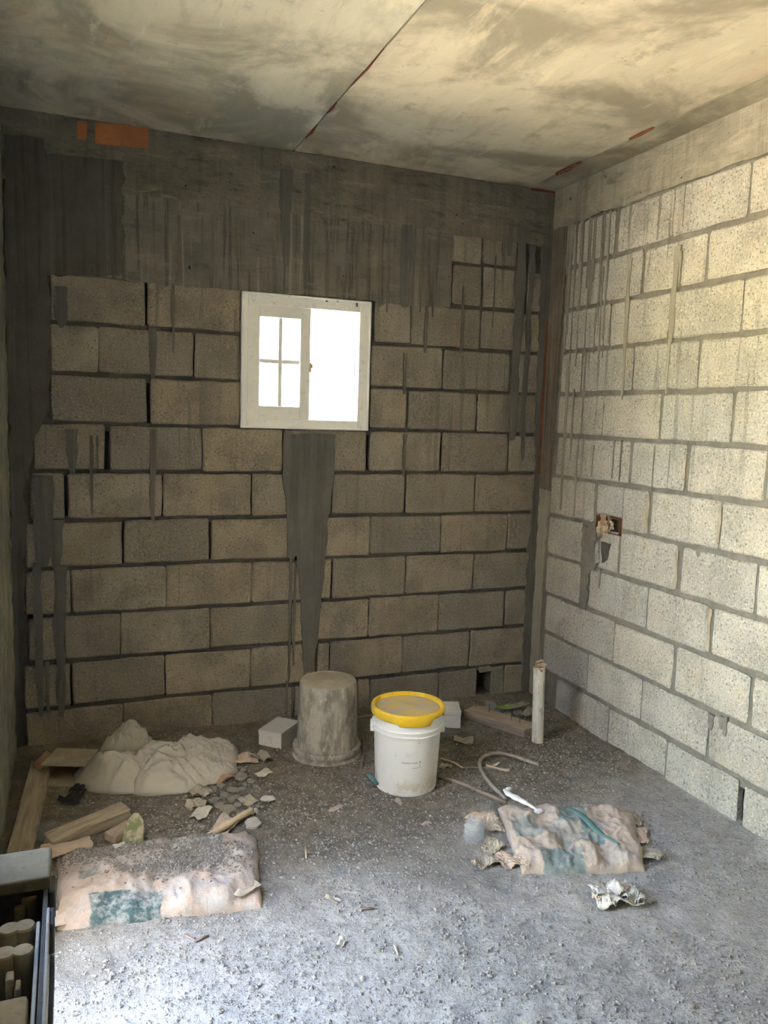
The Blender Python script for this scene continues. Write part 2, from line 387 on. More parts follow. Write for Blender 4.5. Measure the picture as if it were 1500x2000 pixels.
def m_bag(name, rects, kraft, teal, dust_amt):
    """printed cement bag paper: rects are (u0,u1,v0,v1,strength) of the teal print in the bag's UV"""
    t = NT(name, 0.9, 0.12); uv = t.uv(); g = t.obj()
    w = t.noise(g, 18, 4, 0.7)
    x, y, _ = t.sep(uv)
    x = t.math('ADD', x, t.math('MULTIPLY', t.math('SUBTRACT', w, 0.5), 0.05)); y = t.math('ADD', y, t.math('MULTIPLY', t.math('SUBTRACT', w, 0.5), 0.09))
    n = t.noise(g, 10, 5, 0.65)
    c = t.mix(t.ramp(n, 0.32, 0.68), kraft, tuple(min(1, k*1.22) for k in kraft))
    tot = None
    for (u0, u1, v0, v1, s) in rects:
        e = 0.006
        f = t.math('MULTIPLY', t.math('MULTIPLY', t.ramp(x, u0-e, u0+e), t.ramp(x, u1+e, u1-e)), t.math('MULTIPLY', t.ramp(y, v0-e, v0+e), t.ramp(y, v1+e, v1-e)))
        f = t.math('MULTIPLY', f, s)
        tot = f if tot is None else t.math('MAXIMUM', tot, f)
    c = t.mix(tot, c, teal)
    d = t.noise(t.map(g, loc=(2, 7, 0)), 13, 6, 0.75)
    c = t.mix(t.ramp(d, 0.44, 0.62, 0, dust_amt), c, (0.44, 0.425, 0.40))
    t.color(c); t.bump(t.noise(g, 45, 5, 0.7), 0.6, 0.010); t.bump(t.noise(g, 14, 4), 0.3, 0.02)
    return t.m
def m_film(name, col, tr, rough=0.25):
    t = NT(name, rough, 0.5)
    t.b.inputs['Base Color'].default_value = (*col, 1)
    a = t.n('ShaderNodeBsdfTransparent'); mx = t.n('ShaderNodeMixShader'); tl = t.n('ShaderNodeBsdfTranslucent')
    tl.inputs[0].default_value = (*col, 1)
    m2 = t.n('ShaderNodeMixShader'); m2.inputs[0].default_value = 0.35
    t.l(t.b.outputs[0], m2.inputs[1]); t.l(tl.outputs[0], m2.inputs[2])
    mx.inputs[0].default_value = tr
    t.l(m2.outputs[0], mx.inputs[1]); t.l(a.outputs[0], mx.inputs[2]); t.l(mx.outputs[0], t.out.inputs[0])
    t.bump(t.noise(t.obj(), 22, 4), 0.3, 0.01)
    return t.m
M_FILM = m_film('clear_bag_film', (0.86, 0.82, 0.75), 0.38, 0.18)
M_PET = m_film('clear_pet', (0.74, 0.78, 0.82), 0.86, 0.05)
def m_glass():
    t = NT('window_glass', 0.02, 0.5)
    a = t.n('ShaderNodeBsdfTransparent'); gl = t.n('ShaderNodeBsdfGlossy'); gl.inputs['Roughness'].default_value = 0.02
    a.inputs[0].default_value = (0.93, 0.96, 0.97, 1)
    mx = t.n('ShaderNodeMixShader'); mx.inputs[0].default_value = 0.05
    t.l(a.outputs[0], mx.inputs[1]); t.l(gl.outputs[0], mx.inputs[2]); t.l(mx.outputs[0], t.out.inputs[0]); return t.m
M_GLASS = m_glass()
def m_ground():
    t = NT('dry_grass_ground', 0.95, 0.05); g = t.geo
    n = t.noise(g, 0.7, 5, 0.65)
    c = t.mix(t.ramp(n, 0.35, 0.65), (0.50, 0.425, 0.325), (0.47, 0.41, 0.295))
    t.color(c); return t.m
M_GROUND = m_ground()
M_HEDGE = m_simple('added_foliage', (0.25, 0.26, 0.09), (0.38, 0.37, 0.15), 3, 0.8, 0.1, 0.3)

# ------------------------------------------------------------------ setting: outside
def outdoors():
    s = 40
    verts = [(-s, -s, -0.10), (s, -s, -0.10), (s, s, -0.10), (-s, s, -0.10)]
    g = mesh_obj('outdoor_ground', verts, [(0, 1, 2, 3)], M_GROUND); tag(g, kind='structure')
    # unseen foliage bank, added to block low sky and tint the door light
    random.seed(3)
    verts, faces = [], []
    nu, nv = 60, 10
    for i in range(nu+1):
        for j in range(nv+1):
            y = -16 + 28*i/nu; z = -0.12 + 2.5*j/nv
            b = 0.55*math.sin(PI*min(1, (j+1)/nv*0.8))
            verts.append((-10.5 + b + 0.55*N(y*0.9, z*1.3, 2.0), y, z + (0.5*N(y*0.6, 3.3, z) if j else 0)))
    for i in range(nu+1):
        y = -16 + 28*i/nu
        verts.append((-12.5, y, -0.12))
    for i in range(nu):
        for j in range(nv):
            a = i*(nv+1)+j; faces.append((a, a+nv+1, a+nv+2, a+1))
        t0 = i*(nv+1)+nv; k = (nu+1)*(nv+1)+i
        faces.append((t0, t0+nv+1, k+1, k))
    h = mesh_obj('added_hedge', verts, faces, M_HEDGE, smooth=True)
    tag(h, 'unseen green foliage bank added beyond the doorway to shape the light', 'added_hedge')
    # unseen wall added beside the doorway to keep daylight off the back wall
    w = box('added_wing_wall', -6.2, XL-0.165, -3.05, -2.85, -0.12, 2.9, M_WALL_L); tag(w, kind='structure')
outdoors()

# ------------------------------------------------------------------ setting: walls
P0, DP = -0.030, 0.205
def bed(k): return k*DP + P0
def wall_sheet(name, plane, u0, u1, z0, z1, depth, mat, holes=(), step=0.022, amp=0.004, front=0.010):
    """a wall slab whose room side is subdivided and rough; holes = (u0,u1,z0,z1,depth or None for right through)"""
    def cuts(a, b, extra):
        xs = sorted(set([a, b] + [e for e in extra if a < e < b])); out = []
        for p, q in zip(xs[:-1], xs[1:]):
            n = max(1, int(round((q-p)/step))); out += [p+(q-p)*i/n for i in range(n)]
        return out + [b]
    us = cuts(u0, u1, [h[0] for h in holes]+[h[1] for h in holes]); zs = cuts(z0, z1, [h[2] for h in holes]+[h[3] for h in holes])
    verts, faces, idx = [], [], {}
    def inside(u, z):
        for h in holes:
            if h[0] < u < h[1] and h[2] < z < h[3]: return h
        return None
    def put(u, z, d):
        if plane == 'y': verts.append((u, d, z))
        elif plane == 'x': verts.append((d, u, z))
        elif plane == '-x': verts.append((XL-d, u, z))
        else: verts.append((u, YF-d, z))
        return len(verts)-1
    for i, u in enumerate(us):
        for j, z in enumerate(zs):
            on_edge = i in (0, len(us)-1) or j in (0, len(zs)-1)
            d = front + (0 if on_edge else amp*(N(u*14, z*14, 1.7) + 0.8*N(u*45, z*45, 4.2)))
            idx[i, j] = put(u, z, d)
    for i in range(len(us)-1):
        for j in range(len(zs)-1):
            if inside((us[i]+us[i+1])/2, (zs[j]+zs[j+1])/2): continue
            faces.append((idx[i, j], idx[i+1, j], idx[i+1, j+1], idx[i, j+1]))
    for h in holes:
        dd = depth if h[4] is None else h[4]
        c = [put(h[0], h[2], dd), put(h[1], h[2], dd), put(h[1], h[3], dd), put(h[0], h[3], dd)]
        f = [put(h[0], h[2], front-amp*0), put(h[1], h[2], front), put(h[1], h[3], front), put(h[0], h[3], front)]
        for k in range(4): faces.append((f[k], f[(k+1) % 4], c[(k+1) % 4], c[k]))
        if h[4] is not None: faces.append(tuple(c))
    # outer skin
    thr = [h for h in holes if h[4] is None]
    ub = sorted({u0, u1} | {x for h in thr for x in h[:2]}); zb = sorted({z0, z1} | {x for h in thr for x in h[2:4]})
    for a, b in zip(ub[:-1], ub[1:]):
        for c_, d_ in zip(zb[:-1], zb[1:]):
            if any(h[0] <= a and b <= h[1] and h[2] <= c_ and d_ <= h[3] for h in thr): continue
            faces.append((put(a, c_, depth), put(b, c_, depth), put(b, d_, depth), put(a, d_, depth)))
    ring = [(u0, z0), (u1, z0), (u1, z1), (u0, z1)]
    for k in range(4):
        (a, b), (c_, d_) = ring[k], ring[(k+1) % 4]
        faces.append((put(a, b, front), put(c_, d_, front), put(c_, d_, depth), put(a, b, depth)))
    bm = bmesh.new(); me = bpy.data.meshes.new('t'); me.from_pydata(verts, [], faces); bm.from_mesh(me); bpy.data.meshes.remove(me)
    bmesh.ops.remove_doubles(bm, verts=bm.verts, dist=1e-5)
    o = bm_obj(name, bm, mat); tag(o, kind='structure'); return o

WIN = (-1.579, -0.976, 1.405, 1.998)
GAPS = []
for (x, ya, yb, w) in ((286, 552, 634, .010), (379, 656, 734, .009), (290, 748, 826, .014), (209, 842, 918, .020), (129, 932, 1008, .012), (317, 932, 1008, .007), (491, 932, 1006, .006), (241, 1022, 1100, .010), (410, 1020, 1092, .009),
                       (719, 850, 918, .012), (793, 934, 1000, .008), (862, 854, 920, .007), (933, 778, 842, .006), (648, 1098, 1168, .009), (140, 1304, 1380, .012), (323, 1290, 1360, .006), (720, 1178, 1240, .006), (721, 1330, 1385, .009), (1009, 570, 604, .006), (492, 1110, 1170, .004), (644, 1262, 1320, .006), (647, 938, 990, .008)):
    (ua, za), (ub, zb_) = bw(x, ya), bw(x, yb); GAPS.append(((ua+ub)/2-w/2, (ua+ub)/2+w/2, min(za, zb_), max(za, zb_), 0.075))
hx0, hz1 = bw(934, 1309); hx1, hz0 = bw(957, 1352)
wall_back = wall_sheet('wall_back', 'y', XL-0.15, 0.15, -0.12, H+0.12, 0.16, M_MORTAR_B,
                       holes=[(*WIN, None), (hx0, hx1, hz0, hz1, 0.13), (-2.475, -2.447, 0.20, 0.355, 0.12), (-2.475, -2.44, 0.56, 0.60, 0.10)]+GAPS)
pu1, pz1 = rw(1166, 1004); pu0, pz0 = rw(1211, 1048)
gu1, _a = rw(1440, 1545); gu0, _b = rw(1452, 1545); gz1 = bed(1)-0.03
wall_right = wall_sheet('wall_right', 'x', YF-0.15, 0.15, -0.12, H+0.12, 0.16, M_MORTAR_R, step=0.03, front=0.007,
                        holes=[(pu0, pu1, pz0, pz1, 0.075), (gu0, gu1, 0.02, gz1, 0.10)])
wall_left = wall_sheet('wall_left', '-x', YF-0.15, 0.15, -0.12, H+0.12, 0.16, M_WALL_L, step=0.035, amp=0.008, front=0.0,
                       holes=[(*DOOR, None)])
wall_front = wall_sheet('wall_front', '-y', XL-0.15, 0.15, -0.12, H+0.12, 0.16, M_WALL_L, step=0.08, front=0.0)

# concrete blocks ------------------------------------------------------
def block(parent, plane, u0, u1, z0, z1, mat, seed, proud=0.0, depth=0.03):
    rnd = random.Random(seed)
    L, Hh = u1-u0, z1-z0
    c = 0.007
    nl, ns = max(2, int(L/0.07)), 3
    outl = []
    for i in range(nl+1): outl.append((u0+c+(L-2*c)*i/nl, z0))
    for i in range(ns+1): outl.append((u1, z0+c+(Hh-2*c)*i/ns))
    for i in range(nl+1): outl.append((u1-c-(L-2*c)*i/nl, z1))
    for i in range(ns+1): outl.append((u0, z1-c-(Hh-2*c)*i/ns))
    n = len(outl)
    ring0 = [(u+rnd.uniform(-.0025, .0025), z+rnd.uniform(-.003, .003)) for u, z in outl]
    cu, cz = (u0+u1)/2, (z0+z1)/2
    b = 0.006
    ring1 = [(cu+(u-cu)*(1-2*b/L), cz+(z-cz)*(1-2*b/Hh)) for u, z in ring0]
    tl, tz = rnd.uniform(-.003, .003), rnd.uniform(-.002, .002)
    def P(u, z, d):
        d -= proud + tl*(u-cu)/L*2 + tz*(z-cz)/Hh*2
        return (u, d, z) if plane == 'y' else (d, u, z)
    verts = [P(u, z, depth) for u, z in ring0] + [P(u, z, 0.0045) for u, z in ring0] + [P(u, z, rnd.uniform(-.0008, .0012)) for u, z in ring1]
    faces = []
    for k in range(n):
        j = (k+1) % n
        faces.append((k, j, n+j, n+k)); faces.append((n+k, n+j, 2*n+j, 2*n+k))
    faces.append(tuple(range(2*n, 3*n)))
    bm = bmesh.new(); me = bpy.data.meshes.new('t'); me.from_pydata(verts, [], faces); bm.from_mesh(me); bpy.data.meshes.remove(me)
    return bm_obj('block', bm, mat, parent)

# head joints of the back wall, per course, in frame pixels along the course's middle
BACK = {
 1: [(52, 240), (242, 413), (415, 570), (574, 696), (698, 721), (723, 856), (858, 984), (986, 1036)],
 2: [(48, 137), (142, 321), (323, 489), (491, 616), (620, 643), (645, 785), (786, 916), (918, 1034)],
 3: [(55, 123), (126, 234), (236, 410), (412, 566), (570, 719), (721, 856), (858, 984), (988, 1038)],
 4: [(50, 138), (140, 323), (325, 491), (493, 647), (650, 791), (794, 924), (926, 1040)],
 5: [(50, 238), (243, 408), (413, 576), (580, 722), (724, 860), (862, 990), (992, 1044)],
 6: [(60, 126), (133, 316), (319, 490), (493, 646), (650, 790), (794, 927), (929, 1050)],
 7: [(66, 204), (215, 394), (397, 552), (556, 715), (723, 860), (864, 991), (994, 1054)],
 8: [(99, 286), (294, 469), (724, 794), (799, 931), (934, 1058)],
 9: [(99, 191), (193, 377), (381, 469), (725, 864), (867, 997), (1001, 1060)],
 10: [(99, 284), (288, 471), (732, 802), (805, 938), (941, 1008), (1012, 1062)],
 11: [(884, 941), (944, 1009), (1030, 1064)],
 12: [(845, 942), (945, 1010)],
}
def px_row_mid(f, xs, k):
    zm = (bed(k)+bed(k-1))/2
    lo, hi = -400.0, 2400.0
    for _ in range(40):
        mid = (lo+hi)/2
        if f(xs, mid)[1] > zm: lo = mid
        else: hi = mid
    return f(xs, (lo+hi)/2)[0]
sd = 0
for k, row in BACK.items():
    jt = 0.0085
    for (a, b) in row:
        u0 = px_row_mid(bw, a, k); u1 = px_row_mid(bw, b, k)
        sd += 1; rr = random.Random(sd*7)
        z0, z1 = bed(k-1)+jt+rr.uniform(-.003, .003), bed(k)-jt+rr.uniform(-.003, .003)
        if k == 12: z1 = 2.365
        if k == 1: z0 = -0.02
        if k == 1 and a == 858:       # the broken block with a hole
            block(wall_back, 'y', u0, hx0-0.004, z0, z1, M_BLOCK_B, sd); block(wall_back, 'y', hx1+0.004, u1, z0, z1, M_BLOCK_B, sd+500)
            block(wall_back, 'y', hx0-0.003, hx1+0.003, hz1+0.004, z1, M_BLOCK_B, sd+501)
            continue
        if k in (8, 9, 10) and a > 700: u0 = max(u0, WIN[1]+0.006)
        if k in (8, 9, 10) and a < 480: u1 = min(u1, WIN[0]-0.004)
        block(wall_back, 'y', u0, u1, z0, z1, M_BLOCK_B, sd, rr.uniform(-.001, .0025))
RIGHT = {
 1: [(1085, 1184), (1187, 1297), (1301, 1439), (1452, 1600)],
 2: [(1061, 1145), (1147, 1250), (1252, 1381), (1385, 1545)],
 3: [(1065, 1100), (1102, 1196), (1199, 1311), (1318, 1462), (1467, 1640)],
 4: [(1066, 1130), (1150, 1261), (1264, 1381), (1392, 1550)],
 5: [(1070, 1136), (1170, 1206), (1210, 1318), (1329, 1474), (1479, 1660)],
 6: [(1075, 1159), (1164, 1262), (1271, 1402), (1409, 1570)],
 7: [(1087, 1125), (1128, 1227), (1233, 1338), (1347, 1492), (1497, 1680)],
 8: [(1090, 1175), (1178, 1287), (1292, 1428), (1433, 1600)],
 9: [(1096, 1133), (1136, 1235), (1238, 1362), (1366, 1520)],
 10: [(1101, 1190), (1193, 1304), (1310, 1448), (1453, 1620)],
 11: [(1106, 1148), (1151, 1253), (1257, 1377), (1382, 1545)],
 12: [(1111, 1200), (1207, 1312), (1317, 1462), (1467, 1640)],
}
for k, row in RIGHT.items():
    jt = 0.0105
    last = 0
    for (a, b) in row:
        u1 = px_row_mid(rw, a, k); u0 = px_row_mid(rw, b, k)
        sd += 1; rr = random.Random(sd*7)
        z0, z1 = bed(k-1)+jt+rr.uniform(-.003, .003), bed(k)-jt+rr.uniform(-.003, .003)
        if k == 12: z1 = 2.425
        if k == 1: z0 = -0.02
        if k == 6 and a == 1164:      # cut around the conduit hole
            block(wall_right, 'x', u0, pu0-0.004, z0, z1, M_BLOCK_R, sd); block(wall_right, 'x', pu0-0.002, u1, pz1+0.004, z1, M_BLOCK_R, sd+700)
            last = u0; continue
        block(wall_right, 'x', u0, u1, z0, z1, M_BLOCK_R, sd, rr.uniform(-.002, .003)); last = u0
    # the wall goes on past the frame towards the camera
    u = last-0.012
    while u > -3.3:
        sd += 1
        block(wall_right, 'x', u-0.385, u, bed(k-1)+jt if k > 1 else -0.02, 2.425 if k == 12 else bed(k)-jt, M_BLOCK_R, sd, 0.0); u -= 0.397

# cement smears and plaster coats: thin real layers on the walls -------
def patch(parent, plane, poly, mat, th=0.005, rough=0.004, seed=0, name='mortar_smear'):
    """poly in wall coordinates (u,z); edges are broken up and the layer gets real thickness"""
    rnd = random.Random(seed); pts = []
    n = len(poly)
    for i in range(n):
        a, b = Vector(poly[i]), Vector(poly[(i+1) % n]); L = (b-a).length; k = max(1, int(L/0.016))
        for j in range(k):
            p = a.lerp(b, j/k); q = N(p.x*22+seed, p.y*22, 0.3)*rough*2.0 + N(p.x*80, p.y*80, seed)*rough
            nn = Vector((-(b-a).y, (b-a).x)); nn = nn.normalized() if nn.length else nn
            pts.append(p+nn*q)
    bm = bmesh.new()
    vs_ = [bm.verts.new((p.x, -th, p.y) if plane == 'y' else (-th, p.x, p.y)) for p in pts]
    es = [bm.edges.new((vs_[i], vs_[(i+1) % len(vs_)])) for i in range(len(vs_))]
    bmesh.ops.triangle_fill(bm, use_beauty=True, edges=es)
    ext = bmesh.ops.extrude_face_region(bm, geom=list(bm.faces))
    for v in [g for g in ext['geom'] if isinstance(g, bmesh.types.BMVert)]:
        if plane == 'y': v.co.y = 0.018
        else: v.co.x = 0.018
    return bm_obj(name, bm, mat, parent)
def bpoly(pts): return [bw(*p) for p in pts]
def rpoly(pts): return [rw(*p) for p in pts]
def drip(parent, plane, u, zt, zb, w, mat, th, seed):
    rnd = random.Random(seed); n = max(4, int((zt-zb)/0.05)); L, R_ = [], []
    for i in range(n+1):
        t = i/n; z = zt+(zb-zt)*t; ww = w*(1-0.35*t**2)*(1 if i < n else 0.6)*rnd.uniform(.7, 1.3); o = w*0.25*N(z*5, seed*1.3)
        L.append((u+o-ww/2, z)); R_.append((u+o+ww/2, z))
    patch(parent, plane, L+R_[::-1], mat, th, 0.0008, seed)

# tie beams at the top of the walls
def beam(parent, plane, u0, u1, zl, mat, seed, th):
    top = [(u1, H-0.002), (u0, H-0.002)]
    low = [(u0+(u1-u0)*i/60, zl+0.010*N(i*0.35, seed)+0.006*N(i*1.3, seed+3)) for i in range(61)]
    return patch(parent, plane, low+top, mat, th, 0.002, seed, 'tie_beam')
beam(wall_back, 'y', XL+0.001, -0.001, 2.352, M_BEAM, 2, 0.006)
beam(wall_right, 'x', -3.4, -0.012, 2.432, M_BEAM_R, 5, 0.007)
# plaster over the courses under the beam
low = []
for i in range(70):
    u = -2.372+(2.372-0.56)*i/69
    low.append((u, 2.005+0.014*N(u*4, 1.2)-0.035*max(0, N(u*19, 7.0))))
patch(wall_back, 'y', low+[(-0.56, 2.36), (-2.372, 2.36)], M_PLASTER, 0.0045, 0.003, 11, 'plaster_coat')
S = lambda pts, mat=M_SMEAR, th=0.007, seed=1, rough=0.004: patch(wall_back, 'y', bpoly(pts), mat, th, rough, seed)
# dark coat over the left end column
S([(6, 262), (85, 272), (92, 300), (240, 318), (242, 400), (240, 470), (240, 536), (180, 540), (96, 538), (97, 640), (92, 690), (97, 790), (80, 828), (66, 860), (60, 915),
   (46, 960), (52, 1010), (46, 1100), (50, 1190), (36, 1210), (40, 1290), (38, 1380), (46, 1452), (30, 1462), (26, 1300), (20, 1000), (14, 700), (8, 420)], mat=M_SMEAR_D, th=0.009, seed=21, rough=0.007)
# the broad wedge under the window
S([(553, 846), (656, 848), (652, 930), (642, 1000), (637, 1080), (629, 1150), (622, 1230), (614, 1292), (604, 1312), (594, 1312), (588, 1220), (584, 1120), (578, 1096), (562, 1088), (559, 1000), (552, 930)], seed=22, rough=0.003)
for i, (x0, y0, y1, w) in enumerate([(568, 1085, 1330, .013), (577, 1085, 1300, .010), (610, 1250, 1420, .012), (596, 1260, 1410, .010), (560, 1330, 1400, .010), (572, 1340, 1410, .009),
                                     (298, 838, 1016, .024), (298, 640, 740, .034), (178, 850, 1005, .016), (190, 850, 915, .008), (140, 838, 925, .05), (792, 690, 770, .022), (790, 848, 930, .018),
                                     (82, 930, 1105, .07), (108, 1015, 1110, .055), (72, 1100, 1400, .032), (116, 1105, 1400, .045), (92, 1290, 1395, .020), (120, 560, 640, .05), (338, 555, 690, .012),
                                     (795, 440, 600, .060), (810, 445, 640, .016), (826, 440, 610, .014), (838, 470, 690, .020), (850, 470, 620, .012), (745, 440, 600, .020), (760, 440, 610, .016), (700, 440, 600, .014),
                                     (560, 330, 520, .050), (600, 340, 560, .030), (415, 420, 560, .016), (475, 430, 545, .012), (395, 420, 520, .010), (350, 420, 550, .018),
                                     (1020, 440, 860, .055), (998, 430, 500, .03), (1002, 760, 850, .030), (985, 440, 500, .018), (1040, 480, 900, .030), (968, 500, 640, .006), (905, 560, 690, .008),
                                     (660, 520, 590, .02), (640, 470, 590, .02)]):
    u, zt = bw(x0, y0); _u, zb = bw(x0, y1)
    drip(wall_back, 'y', u, zt, zb, w, M_SMEAR if w > .028 else M_DRIP, 0.0068+0.0002*(i % 7), 40+i)
# right-hand corner: brown concrete column edge on both walls
patch(wall_back, 'y', [(-0.045, 0.0), (-0.001, 0.0), (-0.001, 2.36), (-0.06, 2.36), (-0.055, 1.9), (-0.035, 1.2), (-0.05, 0.6)], M_SMEAR, 0.010, 0.006, 61, 'column_edge')
patch(wall_right, 'x', [(-0.115, 0.0), (-0.012, 0.0), (-0.012, 1.12), (-0.10, 1.12), (-0.09, 0.6)], M_SMEAR_R, 0.005, 0.006, 63, 'column_edge')
patch(wall_right, 'x', [(-0.10, 1.12), (-0.012, 1.12), (-0.012, 2.44), (-0.135, 2.44), (-0.13, 2.0), (-0.115, 1.5)], M_COLUMN, 0.006, 0.005, 62, 'column_edge')
box('formwork_strip', -0.018, -0.006, -0.0125, -0.006, 1.20, 1.98, M_RUST, wall_back)
# slurry runs on the right wall
rr = random.Random(8)
for i in range(34):
    u = -0.14-0.34*rr.random()**1.3; zt = 2.44-0.02*rr.random(); zb = zt-rr.choice([.12, .2, .3, .42, .6, .9])*rr.uniform(.7, 1.2)
    drip(wall_right, 'x', u, zt, zb, rr.uniform(.003, .010), M_SMEAR_R, 0.0042+0.00005*i, 200+i)
for i, (x0, y0, y1, w) in enumerate([(1232, 505, 690, .028), (1225, 640, 780, .018), (1325, 480, 600, .030), (1332, 490, 560, .012), (1318, 560, 680, .034), (1310, 660, 770, .016), (1340, 360, 440, .008), (1390, 1395, 1425, .030), (1412, 1400, 1425, .030), (1420, 1400, 1440, .02),
                                     (1200, 860, 935, .006), (1160, 870, 930, .010), (1140, 860, 930, .008), (1112, 700, 1000, .02), (1122, 760, 900, .012), (1130, 870, 1010, .010), (1215, 860, 940, .005), (1280, 870, 960, .005), (1310, 880, 955, .005), (1172, 1112, 1150, .016),
                                     (1145, 690, 850, .008), (1165, 600, 690, .008), (1180, 520, 700, .006)]):
    u, zt = rw(x0, y0); _u, zb = rw(x0, y1)
    drip(wall_right, 'x', u, zt, zb, w, M_SMEAR_R if i < 7 or i > 9 else M_MORTAR_R, 0.0052+0.0001*(i % 9), 300+i)
# the chased channel beside the conduit hole, filled rough with mortar
patch(wall_right, 'x', rpoly([(1138, 1022), (1163, 1030), (1164, 1100), (1150, 1125), (1147, 1170), (1140, 1215), (1132, 1215), (1134, 1130), (1136, 1080)]), M_MORTAR_R, 0.001, 0.010, 71, 'channel_fill_shade')
patch(wall_right, 'x', rpoly([(1164, 1062), (1170, 1060), (1171, 1098), (1163, 1100)]), M_BLOCK_R, 0.004, 0.003, 72, 'channel_edge')
patch(wall_right, 'x', rpoly([(1174, 1058), (1194, 1062), (1186, 1092), (1176, 1100)]), M_MORTAR_B, 0.002, 0.004, 73, 'channel_fill_shade')  # shadow below the conduit box, put in as a dark patch
# brown grout left in a few head joints of the right wall
for i, (x0, y0, x1, y1) in enumerate([(1338, 872, 1344, 958), (1266, 968, 1268, 1042), (1406, 990, 1404, 1062), (1322, 1075, 1324, 1150), (1387, 1190, 1388, 1275)]):
    u, zt = rw(x0, y0); _u, zb = rw(x1, y1)
    patch(wall_right, 'x', [(u-.009, zb), (u+.009, zb), (u+.009, zt), (u-.009, zt)], M_PAPER_G, -0.001, 0.003, 80+i, 'grout')
# bits of orange-painted formwork board left in the beam
for pts, s in (([(186, 238), (290, 252), (289, 292), (186, 281)], 1), ([(151, 237), (170, 238), (168, 275), (150, 272)], 2)):
    patch(wall_back, 'y', bpoly(pts), M_TRIM, 0.009, 0.002, s, 'formwork_board')
a, b = bw(1035, 363), bw(1082, 377)
box('formwork_strip', a[0], -0.004, -0.014, -0.006, H-0.014, H-0.003, M_RUST, wall_back)

# ------------------------------------------------------------------ ceiling
ceiling = box('ceiling', XL-0.16, 0.16, YF-0.16, 0.16, H+0.010, H+0.14, M_SMEAR); tag(ceiling, kind='structure')
def ceil_panel(x0, x1, mat, seed, drop=0.0):
    nx, ny = max(2, int((x1-x0)/0.06)), 75
    verts, faces = [], []
    for i in range(nx+1):
        for j in range(ny+1):
            x = x0+(x1-x0)*i/nx; y = YF+(0-YF)*j/ny
            e = 0.0015*N(y*9, seed, x) if i in (0, nx) else 0
            verts.append((x+e*2, y, H-drop+0.003*N(x*2.2, y*2.2, seed)+0.0012*N(x*14, y*14, seed)))
    n = len(verts)
    verts += [(v[0], v[1], H+0.012) for v in verts]
    for i in range(nx):
        for j in range(ny):
            a = i*(ny+1)+j; faces.append((a, a+1, a+ny+2, a+ny+1))
    bd = [i*(ny+1) for i in range(nx+1)] + [nx*(ny+1)+j for j in range(1, ny+1)] + [i*(ny+1)+ny for i in range(nx-1, -1, -1)] + [j for j in range(ny-1, 0, -1)]
    for k in range(len(bd)):
        a, b = bd[k], bd[(k+1) % len(bd)]; faces.append((a, b, b+n, a+n))
    return mesh_obj('ceiling_panel', verts, faces, mat, ceiling)
ceil_panel(XL+0.002, -1.3585, M_CEIL_A, 1.0)
ceil_panel(-1.3535, -0.1545, M_CEIL_B, 4.0)
ceil_panel(-0.1505, -0.003, M_CEIL_C, 7.0, 0.004)
for (x0, x1, ya, yb, w, dz) in ((-0.195, -0.155, -0.45, -0.262, .017, .006), (-0.192, -0.160, -0.93, -0.79, .012, .005)):
    tube('board_splinter', [( -0.150-0.012, ya, H-0.003), (-0.166, (ya+yb)/2, H-0.007), (-0.163, yb, H-0.004)], [w*.35, w*.6, w*.45], M_RUST, ceiling, 6)
for (ya, yb, w) in ((-0.36, -0.20, .007), (-0.62, -0.50, .005), (-1.1, -0.78, .004)):
    tube('board_splinter', [(-1.356, ya, H-0.001), (-1.354, (ya+yb)/2, H-0.004), (-1.357, yb, H-0.001)], [w*.4, w, w*.5], M_RUST, ceiling, 6)

# ------------------------------------------------------------------ floor
def fz(x, y):
    h = 0.010*N(x*1.7, y*1.7, 0.5)+0.008*N(x*5, y*5, 2.5)+0.0055*N(x*15, y*15, 9.1)
    e = min(-x, -y, x-XL)
    return h - 0.004 + (0.02*max(0, 1-e/0.12)**1.5)
def make_floor():
    xs = list(np.arange(XL-0.05, 0.051, 0.0145)); ys = list(np.arange(-2.9, 0.051, 0.0145)); ys = [YF-0.1, -4.2, -3.8, -3.4, -3.1]+ys
    verts, faces = [], []
    for x in xs:
        for y in ys:
            verts.append((x, y, fz(x, y)+(0.0022*N(x*48, y*48, 3.3) if y > -2.9 else 0)))
    ny = len(ys)
    for i in range(len(xs)-1):
        for j in range(ny-1):
            a = i*ny+j; faces.append((a, a+ny, a+ny+1, a+1))
    o = mesh_obj('floor', verts, faces, M_FLOOR, smooth=True); tag(o, kind='structure'); return o
floor = make_floor()
box('floor_slab', XL-0.1, 0.1, YF-0.1, 0.1, -0.12, -0.06, M_MORTAR_R, floor)

